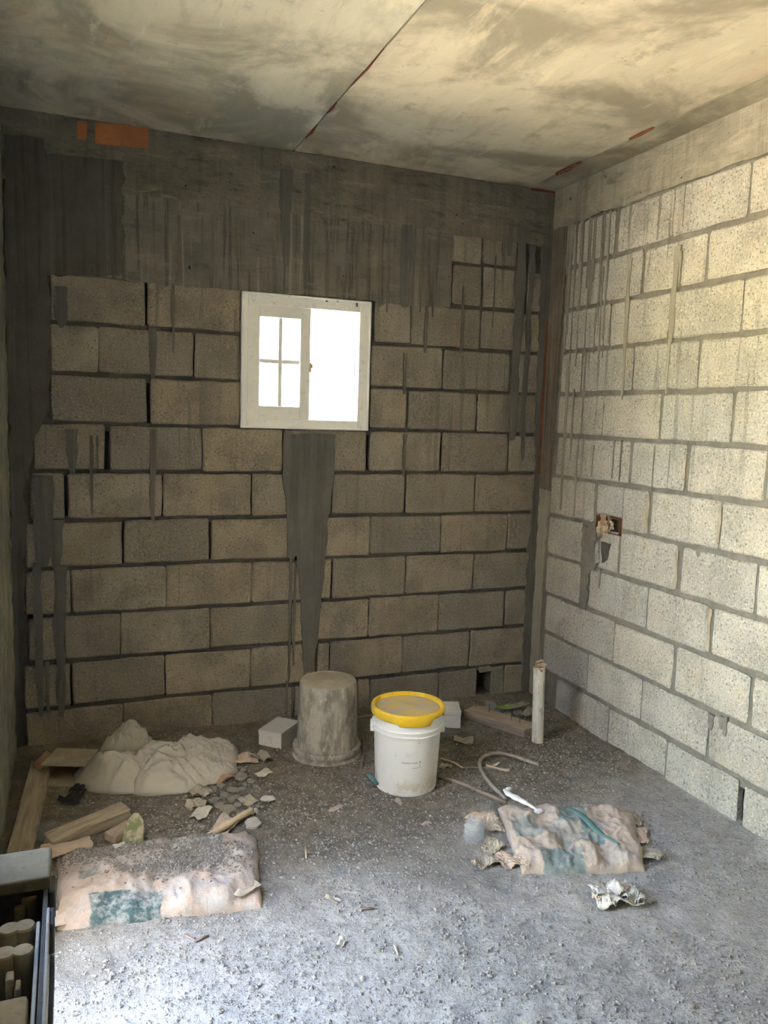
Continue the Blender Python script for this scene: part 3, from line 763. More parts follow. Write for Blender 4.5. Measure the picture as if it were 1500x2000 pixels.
def pebbles(name, pts, sizes, mat, label=None, cat=None, parent=None, seed=0):
    rng = np.random.default_rng(seed); n = len(pts)
    base = np.array([(1, 0, 0), (-.2, .95, 0), (-.9, -.1, .1), (.1, -1, 0), (.1, .1, .85), (-.1, 0, -.8)], float)
    fc = np.array([(0, 1, 4), (1, 2, 4), (2, 3, 4), (3, 0, 4), (1, 0, 5), (2, 1, 5), (3, 2, 5), (0, 3, 5)])
    v = base[None]*rng.uniform(.6, 1.25, (n, 6, 3))
    a = rng.uniform(0, 2*PI, n); ca, sa = np.cos(a), np.sin(a)
    vx = v[..., 0]*ca[:, None]-v[..., 1]*sa[:, None]; vy = v[..., 0]*sa[:, None]+v[..., 1]*ca[:, None]
    v = np.stack([vx, vy, v[..., 2]*rng.uniform(.5, .95, n)[:, None]], -1)*np.asarray(sizes)[:, None, None]+np.asarray(pts)[:, None, :]
    f = (fc[None]+6*np.arange(n)[:, None, None]).reshape(-1, 3)
    me = bpy.data.meshes.new(name); me.from_pydata(v.reshape(-1, 3).tolist(), [], f.tolist()); me.update(); me.materials.append(mat)
    o = bpy.data.objects.new(name, me); COL.objects.link(o)
    tag(o, label, cat, kind='stuff')
    if parent: o.parent = parent
    return o
def m_grit(name, a, b, c):
    t = NT(name, 0.95, 0.1); g = t.geo
    n = t.noise(g, 130, 2); xyz = t.sep(g)
    col = t.mix(t.ramp(n, 0.4, 0.6), a, b); col = t.mix(t.ramp(t.noise(t.map(g, loc=(4, 4, 4)), 90, 1), 0.64, 0.72), col, c)
    t.color(col); t.bump(t.noise(g, 300, 2), 0.3, 0.002); return t.m
M_GRIT = m_grit('grit', (0.22, 0.207, 0.18), (0.36, 0.345, 0.315), (0.52, 0.51, 0.48))
M_GRAVEL = m_grit('dark_gravel', (0.16, 0.15, 0.135), (0.28, 0.265, 0.24), (0.48, 0.46, 0.43))
rng = random.Random(12); pp, ss = [], []
while len(pp) < 46000:
    x = rng.uniform(XL+.02, -.02); y = rng.uniform(-2.55, -.02)
    if rng.random() > 0.25+0.9*max(0, N(x*2.3, y*2.3, 5.5)+0.35): continue
    s = 0.0022*math.exp(rng.gauss(0.15, 0.55)); s = min(s, 0.009)
    pp.append((x, y, fz(x, y)+s*0.25)); ss.append(s)
for _ in range(150):
    cx, cy = rng.uniform(XL+.15, -.1), rng.uniform(-2.4, -.08)
    for k in range(rng.randint(5, 26)):
        x, y = min(-.015, max(XL+.02, rng.gauss(cx, .06))), min(-.015, rng.gauss(cy, .045)); s_ = rng.uniform(.003, .009)*rng.uniform(.6, 1.1)
        pp.append((x, y, fz(x, y)+s_*.3)); ss.append(s_)
pebbles('floor_grit', pp, ss, M_GRIT, 'loose grit and small pebbles strewn over the dusty floor', 'grit', seed=1)

# ------------------------------------------------------------------ window
def make_window():
    w = empty('window_1', ((WIN[0]+WIN[1])/2, 0, WIN[2])); tag(w, kind='structure')
    X0, X1, Z0, Z1 = WIN; ox, oz = (X0+X1)/2, Z0
    def fr(name, x0, x1, z0, z1, b, ya, yb, parent, bl=None, br=None, bt=None, bb=None):
        bl, br, bt, bb = bl or b, br or b, bt or b, bb or b
        bm = bmesh.new()
        for (a, c, d, e) in ((x0, x0+bl, z0, z1), (x1-br, x1, z0, z1), (x0+bl-.001, x1-br+.001, z1-bt, z1), (x0+bl-.001, x1-br+.001, z0, z0+bb)):
            box_bm(bm, a-ox, c-ox, ya, yb, d-oz, e-oz, 0.0025)
        return bm_obj(name, bm, M_UPVC, parent)
    f = fr('window_frame', X0-0.003, X1+0.003, Z0-0.003, Z1+0.003, 0.0, -0.006, 0.10, w, 0.031, 0.055, 0.052, 0.044)
    fr('frame_lip', X0-0.004, X1+0.004, Z0-0.004, Z1+0.004, 0.010, -0.014, 0.0, w)
    # left sash, in front
    lx0, lx1, lz0, lz1 = X0+0.026, bw(606, 700)[0], Z0+0.032, Z1-0.040
    s = fr('sash', lx0, lx1, lz0, lz1, 0.0, -0.002, 0.035, w, 0.056, 0.049, 0.060, 0.066)
    gx0, gx1, gz0, gz1 = lx0+.056, lx1-.049, lz0+.066, lz1-.060
    cx, cz = (gx0+gx1)/2+0.002, (gz0+gz1)/2+0.004
    bm = bmesh.new(); box_bm(bm, cx-.0095-ox, cx+.0095-ox, .004, .030, gz0-.002-oz, gz1+.002-oz, .002); bm_obj('muntin', bm, M_UPVC, s)
    bm = bmesh.new(); box_bm(bm, gx0-.002-ox, gx1+.002-ox, .005, .029, cz-.0095-oz, cz+.0095-oz, .002); bm_obj('muntin', bm, M_UPVC, s)
    for (a, b) in ((gx0, cx-.0095), (cx+.0095, gx1)):
        for (c, d) in ((gz0, cz-.0095), (cz+.0095, gz1)):
            box('pane', a-ox-.002, b-ox+.002, .015, .019, c-oz-.002, d-oz+.002, M_GLASS, s)
    # right sash, behind
    rx0, rx1 = lx1-0.04, X1-0.052
    r = fr('sash', rx0, rx1, lz0+.004, lz1-.004, 0.0, 0.045, 0.08, w, 0.036, 0.022, 0.022, 0.026)
    box('pane', rx0+.03-ox, rx1-.018-ox, .060, .064, lz0+.02-oz, lz1-.02-oz, M_GLASS, r)
    bm = bmesh.new(); zc = bw(612, 718)[1]
    box_bm(bm, lx1-.004-ox, lx1+.007-ox, -.004, .012, zc-.022-oz, zc+.022-oz, .003); box_bm(bm, lx1+.001-ox, lx1+.012-ox, -.010, .004, zc-.004-oz, zc+.014-oz, .003)
    bm_obj('latch', bm, M_BRASS, w)
make_window()

# ------------------------------------------------------------------ buckets
def white_bucket():
    t = empty('bucket', (-1.045, -0.765, fz(-1.045, -0.765)-0.006)); tag(t, 'white plastic paint bucket with yellow lid standing mid-floor', 'bucket')
    prof = [(0.118, 0.0), (0.1225, 0.003), (0.124, 0.008), (0.1345, 0.24), (0.1350, 0.243), (0.1425, 0.244), (0.1435, 0.248), (0.1375, 0.250), (0.1378, 0.262), (0.1445, 0.264), (0.1450, 0.268), (0.1385, 0.271), (0.139, 0.312), (0.132, 0.313)]
    lathe('body', prof, M_BUCKET_W, t, 64)
    # lid: yellow rim with skirt, dusty recessed top
    rim = [(0.1395, 0.296), (0.1455, 0.294), (0.1475, 0.298), (0.1485, 0.330), (0.1465, 0.338), (0.1395, 0.3395), (0.1345, 0.3375), (0.1330, 0.326), (0.128, 0.325)]
    seg = 72; verts, faces = [], []
    n = len(rim)
    for i, (r, z) in enumerate(rim):
        for k in range(seg):
            a = 2*PI*k/seg; zz = z
            if i in (0, 1, 2):        # the skirt is torn away around the front right
                d = (math.degrees(a)+360) % 360
                if 285 < d < 335: zz = z+0.022
                elif d < 60 or d > 335 or 90 < d < 235: zz = z+0.010
            verts.append((r*math.cos(a), r*math.sin(a), zz))
    for i in range(n-1):
        for k in range(seg):
            a, b = i*seg+k, i*seg+(k+1) % seg; faces.append((a, b, b+seg, a+seg))
    lid = mesh_obj('lid', verts, faces, M_YELLOW, t, True)
    lathe('lid_top', [(0.130, 0.318), (0.1332, 0.3255), (0.06, 0.3250), (0.022, 0.3262), (0.018, 0.3285), (0.008, 0.3290)], M_LID_TOP, lid, 48)
    for k in range(12):
        a = 2*PI*k/12+0.1
        bm = bmesh.new(); box_bm(bm, .1335, .1400, -.0015, .0015, .327, .3408, .0006)
        o = bm_obj('lid_rib', bm, M_YELLOW, lid); o.rotation_euler = (0, 0, a)
    # handle ears
    for a in (math.radians(160), math.radians(-20)):
        bm = bmesh.new(); box_bm(bm, .132, .150, -.016, .016, .225, .268, .004, 2); o = bm_obj('handle_ear', bm, M_BUCKET_W, t); o.rotation_euler = (0, 0, a)
    # printed words
    def curved(name, me_verts, me_faces, a0, zc):
        out = []
        for (x, y) in me_verts:
            z = zc+y; r = 0.124+(0.1345-0.124)*(z-.008)/.232+0.0004; th = a0+x/r
            out.append((r*math.cos(th), r*math.sin(th), z))
        return mesh_obj(name, out, me_faces, M_INK, t)
    cu = bpy.data.curves.new('txt', 'FONT'); cu.body = 'Neutral Cream'; cu.size = 0.0105; cu.resolution_u = 2
    to = bpy.data.objects.new('txt', cu); COL.objects.link(to)
    dg = bpy.context.evaluated_depsgraph_get(); me = to.evaluated_get(dg).to_mesh()
    vv = [(v.co.x, v.co.y) for v in me.vertices]; ff = [tuple(p.vertices) for p in me.polygons]
    to.evaluated_get(dg).to_mesh_clear(); bpy.data.objects.remove(to); bpy.data.curves.remove(cu)
    d = CAM-Vector((-1.045, -0.765, 0)); base = math.atan2(d.y, d.x)
    curved('print_words', vv, ff, base-0.13, 0.142)
    arc_v, arc_f = [], []
    for i in range(11):
        x = 0.042+0.004*i; y = -0.020+0.006*(i/10)**2; arc_v += [(x, y), (x, y+0.0012)]
        if i: arc_f.append((2*i-2, 2*i, 2*i+1, 2*i-1))
    k = len(arc_v)
    for (x, y, w_, h_) in ((0.0715, 0.002, 0.004, 0.006), (0.0705, -0.010, 0.002, 0.005)):
        arc_v += [(x, y), (x+w_, y), (x+w_, y+h_), (x, y+h_)]; arc_f.append((k, k+1, k+2, k+3)); k += 4
    curved('print_mark', arc_v, arc_f, base-0.13, 0.142)
white_bucket()
def dirty_bucket():
    x, y = -1.262, -0.385
    t = empty('bucket', (x, y, fz(x, y)-0.006)); tag(t, 'cement-caked grey bucket turned upside down near back wall', 'bucket')
    prof = [(0.1345, 0.030), (0.1340, 0.060), (0.1250, 0.325), (0.1235, 0.338), (0.1200, 0.344), (0.112, 0.346), (0.110, 0.3435), (0.02, 0.342), (0.015, 0.344), (0.006, 0.345)]
    lathe('body', prof, M_BUCKET_D, t, 64, 0.006)
    lathe('rim', [(0.142, 0.0), (0.1505, 0.002), (0.1515, 0.020), (0.1490, 0.024), (0.1400, 0.025), (0.1395, 0.036), (0.1485, 0.038), (0.1500, 0.054), (0.1470, 0.059), (0.130, 0.059)], M_BUCKET_D, t, 64, 0.004)
dirty_bucket()

# ------------------------------------------------------------------ generic pieces
def plank_between(name, a, b, w, h, mat, label, cat, group=None, lift=0.0, bevel=0.003, tilt=0.0, parent=None):
    """a squared timber lying from floor point a to b (Vectors); w across, h high"""
    a, b = Vector(a), Vector(b); L = (b-a).length; d = (b-a).normalized()
    bm = bmesh.new(); box_bm(bm, 0, L, -w/2, w/2, 0, h, bevel)
    for v in bm.verts: v.co += Vector((0, 0.002*N(v.co.x*6, 1.0, v.co.z*5), 0.0015*N(v.co.x*6, v.co.y*9, 4.0)))
    o = bm_obj(name, bm, mat, parent)
    o.matrix_world = Matrix.Translation(a) @ d.to_track_quat('X', 'Z').to_matrix().to_4x4() @ Matrix.Rotation(tilt, 4, 'X')
    tag(o, label, cat, group); return o
def rock_mesh(seed, flat=0.7, sub=2):
    bm = bmesh.new(); bmesh.ops.create_icosphere(bm, subdivisions=sub, radius=1.0)
    for v in bm.verts:
        p = v.co.copy(); v.co = p*(1+0.38*N(p.x*1.3+seed, p.y*1.3, p.z*1.3)+0.14*N(p.x*4, p.y*4+seed, p.z*4)); v.co.z *= flat
    me = bpy.data.meshes.new('rock'); bm.to_mesh(me); bm.free(); return me
ROCKS = [rock_mesh(s*3.7, f) for s, f in ((1, .7), (2, .55), (3, .8), (4, .5), (5, .65))]
for me in ROCKS: me.materials.append(M_STONE)
ROCKS_W = [rock_mesh(40+s*2.9, .7) for s in range(3)]
for me in ROCKS_W: me.materials.append(M_STONE_W)
def stone(px, py, r, i, label, group=None, white=False, name='stone'):
    p = fl(px, py); lib = ROCKS_W if white else ROCKS
    o = bpy.data.objects.new(name, lib[i % len(lib)]); COL.objects.link(o)
    rr = random.Random(i*13+int(px)); o.scale = (r*rr.uniform(.85, 1.25), r*rr.uniform(.75, 1.0), r*rr.uniform(.7, .95)); o.rotation_euler = (0, 0, rr.uniform(0, 6.28))
    o.location = (p.x, p.y, fz(p.x, p.y)+o.scale.z*0.42); tag(o, label, 'stone', group); return o
def sheet(name, centre, w, d, amp, mat, seed, rz=0.0, n=12, curl=0.0, z=None, folds=3, th=0.0008, parent=None, fine=0.0, ragged=0.05, tri=False):
    """a crumpled piece of paper or film: folded facets, ragged outline, real thickness"""
    rr = random.Random(seed); F_ = [(rr.uniform(0, 2*PI), rr.uniform(.7, 1.7), rr.uniform(0, 1)) for _ in range(folds)]
    verts, faces = [], []
    for i in range(n+1):
        for j in range(n+1):
            u, v = i/n*2-1, j/n*2-1
            if tri: v *= 1-0.45*(u+1)/2
            k = 1+ragged*N(math.atan2(v, u)*1.5, seed*1.1, max(abs(u), abs(v)))*2
            if abs(u) > .8 or abs(v) > .8: k *= 1-ragged*0.7*rr.random()
            x, y = u*w/2*k, v*d/2*k
            h = 0
            for (a, f, ph) in F_:
                q = (u*math.cos(a)+v*math.sin(a))*f*0.5+ph; q = q-math.floor(q); h += abs(q-0.5)*2
            h = h/len(F_)*amp+curl*(u*u+v*v)/2*0.5+fine*N(u*5, v*5, seed)
            verts.append((x, y, h))
    for i in range(n):
        for j in range(n):
            a = i*(n+1)+j; faces.append((a, a+n+1, a+n+2, a+1))
    mz = min(v[2] for v in verts)
    verts = [(x, y, h-mz) for x, y, h in verts]
    o = mesh_obj(name, verts, faces, mat, parent)
    s = o.modifiers.new('thickness', 'SOLIDIFY'); s.thickness = th; s.offset = 1
    c = centre; o.location = (c[0], c[1], (fz(c[0], c[1]) if z is None else z)+0.0005); o.rotation_euler = (0, 0, rz); return o
def scrap(px, py, w, d, amp, mat, seed, label, cat='paper scrap', rz=None, **k):
    p = fl(px, py); rr = random.Random(seed)
    o = sheet(k.pop('name', 'paper_scrap'), (p.x, p.y), w, d, amp, mat, seed, rr.uniform(0, 6.28) if rz is None else rz, **k); tag(o, label, cat); return o

# ------------------------------------------------------------------ cement bags
def bag_body(name, quad, T, mat, parent, seed, nu=80, nv=36, sag=None, wr=0.006, open_dent=None, pw=(4, 6)):
    """quad: four floor points front-left, front-right, back-right, back-left"""
    fl_, fr_, br_, bl_ = [Vector((q.x, q.y, 0)) for q in quad]
    org = (fl_+fr_+br_+bl_)/4; verts, uvs, faces = [], [], []
    rc = random.Random(int(seed*10)); CR = [(rc.uniform(0, PI), rc.uniform(1.2, 3.2), rc.random()) for _ in range(5)]
    def P(u, v):
        e = Vector((N(u*5, v*5, seed), N(u*5+9, v*5, seed), 0))*0.010
        return fl_.lerp(fr_, u).lerp(bl_.lerp(br_, u), v)+e
    def hgt(u, v):
        e = max(0, 1-abs(2*v-1)**pw[0])**.5*max(0, 1-abs(2*u-1)**pw[1])**.5
        h = T*e*(0.75+0.35*N(u*2.2, v*2.2, seed+2))
        if open_dent: h *= 1-open_dent(u, v)
        ridge = 1-abs(N(u*5, v*4, seed+4))*2.2; ridge2 = 1-abs(N(u*11+3, v*7, seed+5))*2.2
        cr = 0
        for (a, f_, ph) in CR:
            q = (u*1.6*math.cos(a)+v*math.sin(a))*f_+ph+0.35*N(u*3, v*3, ph*9); q -= math.floor(q); cr += abs(q-.5)*2
        return h+e*wr*(max(0, ridge)*0.8+max(0, ridge2)*0.4+0.4*N(u*25, v*14, seed)+0.55*cr)
    for i in range(nu+1):
        for j in range(nv+1):
            u, v = i/nu, j/nv; p = P(u, v); z = fz(p.x, p.y)+0.002+hgt(u, v)
            verts.append((p.x-org.x, p.y-org.y, z)); uvs.append((u, v))
    n = len(verts)
    for i in range(nu+1):
        for j in range(nv+1):
            p = verts[i*(nv+1)+j]; verts.append((p[0], p[1], -0.012)); uvs.append(uvs[i*(nv+1)+j])
    for i in range(nu):
        for j in range(nv):
            a = i*(nv+1)+j; faces.append((a, a+nv+1, a+nv+2, a+1)); faces.append((a+n, a+1+n, a+nv+2+n, a+nv+1+n))
    bd = [i*(nv+1) for i in range(nu+1)]+[nu*(nv+1)+j for j in range(1, nv+1)]+[i*(nv+1)+nv for i in range(nu-1, -1, -1)]+[j for j in range(nv-1, 0, -1)]
    for k in range(len(bd)):
        a, b = bd[k], bd[(k+1) % len(bd)]; faces.append((a, a+n, b+n, b))
    o = mesh_obj(name, verts, faces, mat, parent, True)
    uvl = o.data.uv_layers.new(name='UVMap')
    for lp in o.data.loops: uvl.data[lp.index].uv = uvs[lp.vertex_index]
    def surf(u, v):
        p = P(u, v); return Vector((p.x-org.x, p.y-org.y, fz(p.x, p.y)+0.002+hgt(u, v)))
    return o, org, surf

M_BAG_L = m_bag('cement_bag_paper_left', [(0.15, 0.50, -0.1, 0.20, 0.95), (0.10, 0.20, 0.40, 0.52, 0.6), (0.52, 0.82, 0.62, 1.1, 0.55), (0.40, 0.80, 0.44, 0.52, 0.6)], (0.37, 0.295, 0.242), (0.05, 0.105, 0.11), 0.8)
def left_bag():
    t = empty('cement_bag'); tag(t, 'half-full torn paper cement bag with gravel on top beside left wall', 'cement bag')
    quad = (fl(112, 1812), fl(512, 1772), fl(500, 1636), fl(112, 1668))
    dent = lambda u, v: 0.45*math.exp(-((u-.62)/.20)**2-((v-.60)/.18)**2)+0.35*math.exp(-((u-.25)/.2)**2-((v-.78)/.16)**2)
    o, org, surf = bag_body('bag_body', quad, 0.042, M_BAG_L, t, 2.0, open_dent=dent, wr=0.013, nu=110, nv=56)
    t.location = (org.x, org.y, 0)
    rr = random.Random(5); pts, ss = [], []
    for (cu, cv, su, sv, n) in ((.68, .60, .12, .075, 1300), (.28, .80, .16, .07, 1300), (.52, .47, .16, .07, 800), (.72, .42, .12, .10, 300)):
        for _ in range(n):
            u, v = min(.97, max(.02, rr.gauss(cu, su))), min(.96, max(.04, rr.gauss(cv, sv)))
            s = rr.uniform(.0024, .0066); p = surf(u, v); pts.append((p.x, p.y, p.z+s*0.3)); ss.append(s)
    pebbles('gravel', pts, ss, M_GRAVEL, parent=t, seed=9)
    # torn mouth of the bag at its left end, and the loose paper tongue
    p = surf(0.03, 0.12); f = sheet('torn_flap', (0, 0), .10, .07, .03, M_PAPER, 31, 0.4, z=0, parent=t, folds=5, ragged=.2); f.location = (p.x-.005, p.y-.02, 0.006)
    p = surf(0.06, 0.92); f = sheet('torn_flap', (0, 0), .16, .09, .02, M_PAPER, 33, 0.1, z=0, parent=t, folds=3); f.location = (p.x-.01, p.y+.035, 0.012)
    p = surf(0.93, 0.12); f = sheet('torn_flap', (0, 0), .09, .05, .012, M_PAPER_G, 34, 0.5, z=0, parent=t, folds=4); f.location = (p.x-.01, p.y+.01, p.z-.004)
    p = surf(0.30, 0.86); f = sheet('torn_flap', (0, 0), .04, .025, .006, M_PAPER_W, 36, 0.3, z=0, parent=t, folds=2); f.location = (p.x, p.y, p.z+.004)
left_bag()
M_BAG_R = m_bag('cement_bag_paper_right', [(0.05, 0.24, 0.45, 0.72, 0.55), (0.18, 0.50, -0.1, 0.24, 0.75), (0.42, 0.62, 0.62, 1.1, 0.8), (0.55, 0.72, 0.30, 0.66, 0.75), (0.30, 0.55, 0.3, 0.62, 0.35)], (0.45, 0.37, 0.305), (0.125, 0.225, 0.235), 0.6)
def right_bag():
    t = empty('cement_bag'); tag(t, 'flattened brown and teal paper cement bag lying empty near right wall', 'cement bag')
    quad = (fl(1020, 1708), fl(1262, 1698), fl(1236, 1588), fl(972, 1578))
    o, org, surf = bag_body('bag_body', quad, 0.012, M_BAG_R, t, 7.0, wr=0.014, nu=110, nv=60, pw=(8, 10))
    t.location = (org.x, org.y, 0)
    for i, (px, py, w, d, amp, mt, rz) in enumerate([(940, 1600, .10, .08, .030, M_PAPER, .2), (962, 1612, .08, .07, .028, M_PAPER_G, 1.2), (962, 1655, .09, .07, .026, M_PAPER_G, .6), (985, 1682, .10, .07, .032, M_PAPER, 1.8), (948, 1690, .09, .05, .024, M_PAPER_G, .3), (1018, 1690, .07, .06, .022, M_PAPER, 2.2),
                                                   (1205, 1612, .11, .09, .035, M_PAPER, .5), (1238, 1632, .13, .10, .040, M_PAPER, 1.0), (1255, 1668, .13, .08, .045, M_PAPER_G, 2.4), (1222, 1660, .10, .08, .030, M_PAPER_W, .1), (1236, 1600, .10, .07, .014, M_PAPER_G, .8)]):
        p = fl(px, py); f = sheet('torn_flap', (0, 0), w, d, amp, mt, 50+i, rz, z=0, parent=t, folds=5, n=14, ragged=.16, fine=.006)
        f.location = (p.x-org.x, p.y-org.y, fz(p.x, p.y)+(0.012 if 990 < px < 1230 else .002))
    pts = spline([(p := surf(u, v)) + Vector((0, 0, .004)) for u, v in ((.50, .97), (.58, .72), (.68, .45), (.80, .22))], 6)
    tube('fold_ridge', pts, [.006+.008*math.sin(PI*i/(len(pts)-1)) for i in range(len(pts))], M_TEALP, t, 8, flat=.3)
right_bag()

# ------------------------------------------------------------------ other large things on the floor
def box_carton(px0, py0, px1, py1, side, h, label):
    """small white carton: near bottom edge between two floor points, depth 'side' away from the camera"""
    a, b = fl(px0, py0), fl(px1, py1); d = (b-a); d.z = 0; L = d.length; d.normalize(); nrm = Vector((-d.y, d.x, 0))
    t = empty('carton', (a.x, a.y, fz(a.x, a.y)-.002), math.atan2(d.y, d.x)); tag(t, label, 'carton')
    box('carton_body', 0, L, 0, side, 0, h-.004, M_FOAM, t, .0015)
    box('carton_lid', -.0015, L+.0015, -.0015, side+.0015, h-.022, h, M_FOAM, t, .0015)
    return t
box_carton(505, 1452, 549, 1461, 0.17, 0.072, 'small white carton lying against the upturned grey bucket')
box_carton(861, 1421, 899, 1422, 0.13, 0.085, 'small white carton half hidden behind the white bucket')

def nailed_board():
    a, b = fl(905, 1412), fl(1030, 1456)
    a = fl(916, 1398); b = fl(1046, 1440)
    d = (b-a); d.z = 0; L = d.length; d.normalize()
    t = empty('nailed_board', (a.x, a.y, fz(a.x, a.y)), math.atan2(d.y, d.x)); tag(t, 'dusty brown board with upright nails lying against the standing pipe', 'board')
    W, Hh = 0.105, 0.042
    bm = bmesh.new(); box_bm(bm, 0, L, -W/2, W/2, 0, Hh, .003)
    for v in bm.verts:
        if v.co.x > L-.01 and v.co.y < 0: v.co.x -= .03
        v.co += Vector((0, .002*N(v.co.x*5, 1), .0015*N(v.co.x*7, v.co.y*9)))
    body = bm_obj('board_body', bm, M_WOOD_D, t); body.location.z = .004
    for (fx, fy, h) in ((.05, .030, .035), (.28, .015, .040), (.62, .005, .055), (.78, -.004, .045)):
        n = lathe('nail', [(.0014, .02), (.0014, Hh+h-.002), (.0034, Hh+h-.0015), (.0034, Hh+h)], M_STEEL, t, 8, smooth=False); n.location = (L*fx, fy, .004); n.rotation_euler = (.08*math.sin(fx*30), .1*math.cos(fx*20), 0)
nailed_board()

def pipe_stub():
    x, y = -0.300, -0.575
    t = empty('pipe_stub', (x, y, -0.03)); t.rotation_euler = (0.0, -0.035, 0); tag(t, 'dirty white plastic pipe standing upright with paper stuffed in top', 'pipe')
    lathe('pipe', [(.0215, 0), (.0265, 0), (.0265, .385), (.0225, .387), (.0225, .30), (.021, .30)], M_PVC, t, 28)
    for i in range(5):
        f = sheet('paper_plug', (0, 0), .05, .045, .022, M_PAPER if i % 2 else M_CARD, 90+i, i*1.3, z=0, parent=t, folds=4, n=8, ragged=.2)
        f.location = (.008*math.cos(i*2.2), .008*math.sin(i*2.2), .372+.006*i); f.rotation_euler = (.7*math.sin(i*1.7), .7*math.cos(i*2.1), i)
pipe_stub()
def wall_paper_plug():
    u, z = (pu0+pu1)/2, (pz0+pz1)/2
    t = empty('conduit_box', (0, u, z)); tag(t, 'paper-stuffed conduit box set in the right block wall', 'conduit box')
    w, h = (pu1-pu0), (pz1-pz0)
    bm = bmesh.new()
    for (a, b, c, d) in ((-w/2+.002, w/2-.002, -h/2+.002, -h/2+.006), (-w/2+.002, w/2-.002, h/2-.006, h/2-.002), (-w/2+.002, -w/2+.006, -h/2+.006, h/2-.006), (w/2-.006, w/2-.002, -h/2+.006, h/2-.006)):
        box_bm(bm, -.006, .07, a, b, c, d)
    bm_obj('box_body', bm, M_RUST, t)
    for i, (du, dz, s, mt) in enumerate(((.02, .022, .06, M_CARD), (-.015, .02, .055, M_PAPER), (.022, -.02, .06, M_PAPER), (-.02, -.012, .05, M_CARD), (.035, -.04, .06, M_PAPER_G), (-.03, .0, .05, M_PAPER))):
        f = sheet('paper_wad', (0, 0), s, s*.8, .03, mt, 120+i, 0, z=0, parent=t, folds=5, n=8, ragged=.25)
        f.rotation_euler = (i*.9, -PI/2+.3*math.sin(i*2), i*1.1); f.location = (-.004-.008*(i % 3), du, dz)
wall_paper_plug()

def hose():
    z = .010
    px = [(1052, 1500), (1030, 1494), (1000, 1485), (970, 1482), (945, 1490), (936, 1503), (944, 1522), (960, 1540), (978, 1556), (988, 1564)]
    pts = [Vector((p.x, p.y, fz(p.x, p.y)+z+.012*math.sin(PI*i/9))) for i, p in enumerate(fl(*q) for q in px)]
    o = tube('hose', spline(pts, 6), .0075, M_HOSE, None, 8); tag(o, 'thin grey hose curled in a loop behind the flattened bag', 'hose')
    def rod(name, a, b, r, mat, label, cat='rod', flat=1.0, bend=.004):
        A, B = fl(*a), fl(*b); pts = []
        for i in range(9):
            t = i/8; p = A.lerp(B, t); pts.append((p.x+bend*math.sin(t*5), p.y+bend*math.cos(t*4), fz(p.x, p.y)+r*flat*.8))
        o = tube(name, pts, r, mat, None, 8, flat=flat); tag(o, label, cat); return o
    rod('rod', (858, 1517), (990, 1568), .0075, M_ROD, 'long brown rod running from the white bucket to the flattened bag')
    rod('rod', (860, 1483), (905, 1503), .005, M_STICK, 'short thin tan stick right of the white bucket', 'stick')
    rod('rod', (905, 1503), (1000, 1504), .0035, M_HOSE, 'thin dark wire lying across the hose loop', 'wire')
    rod('rod', (950, 1501), (996, 1507), .006, M_STICK, 'pale stick inside the hose loop', 'stick')
    rod('rod', (706, 1498), (712, 1440), .006, M_ROD, 'short brown stick between the two buckets', 'stick')
    a, b = fl(700, 1402), fl(722, 1400)
    rod('rod', (676, 1408), (728, 1401), .008, M_HOSE, 'grey rod end lying behind the two buckets')
    # torn white plastic tape tied to the hose
    px = [(985, 1556), (992, 1566), (1010, 1577), (1030, 1588), (1046, 1597)]
    zs = [.030, .034, .036, .036, .034]
    pts = [Vector((*fl(*q).xy, zz)) for q, zz in zip(px, zs)]
    o = empty('plastic_strip', (*fl(1010, 1577).xy, 0)); tag(o, 'twisted white plastic strip lying on the flattened bag', 'plastic strip')
    c = tube('strip', [p-o.location for p in spline(pts, 6)], [.007+.008*math.sin(PI*min(1, i/20))+.0015*math.sin(i*1.3) for i in range(25)], M_WHITE, o, 8, flat=.55)
    k = bpy.data.objects.new('strip_knot', rock_mesh(77, .8)); COL.objects.link(k); k.data.materials.append(M_WHITE); k.parent = o; p = fl(1050, 1602)-o.location; k.location = (p.x, p.y, .036); k.scale = (.016, .013, .013)
    k2 = bpy.data.objects.new('strip_knot', k.data); COL.objects.link(k2); k2.parent = o; p = fl(992, 1558)-o.location; k2.location = (p.x, p.y, .036); k2.scale = (.012, .008, .012)
hose()

def bottle():
    p = fl(925, 1640); t = empty('plastic_bottle', (p.x, p.y, .038)); tag(t, 'clear plastic bottle bottom lying at the flattened bag end', 'bottle')
    o = lathe('bottle_body', [(.006, -.062), (.020, -.060), (.030, -.050), (.034, -.036), (.036, -.018), (.035, 0), (.036, .018), (.034, .030), (.030, .046), (.022, .056), (.012, .060), (.004, .058)], M_PET, t, 20, .06)
    d = fl(927, 1598)-fl(922, 1652); o.rotation_euler = Vector((d.x, d.y, 0)).to_track_quat('Z', 'Y').to_euler()
    for i, zz in enumerate((-.036, 0, .030)):
        r = lathe('bottle_rib', [(.0345, zz-.002), (.037, zz), (.0345, zz+.002)], M_PET, o, 20, .05)
bottle()

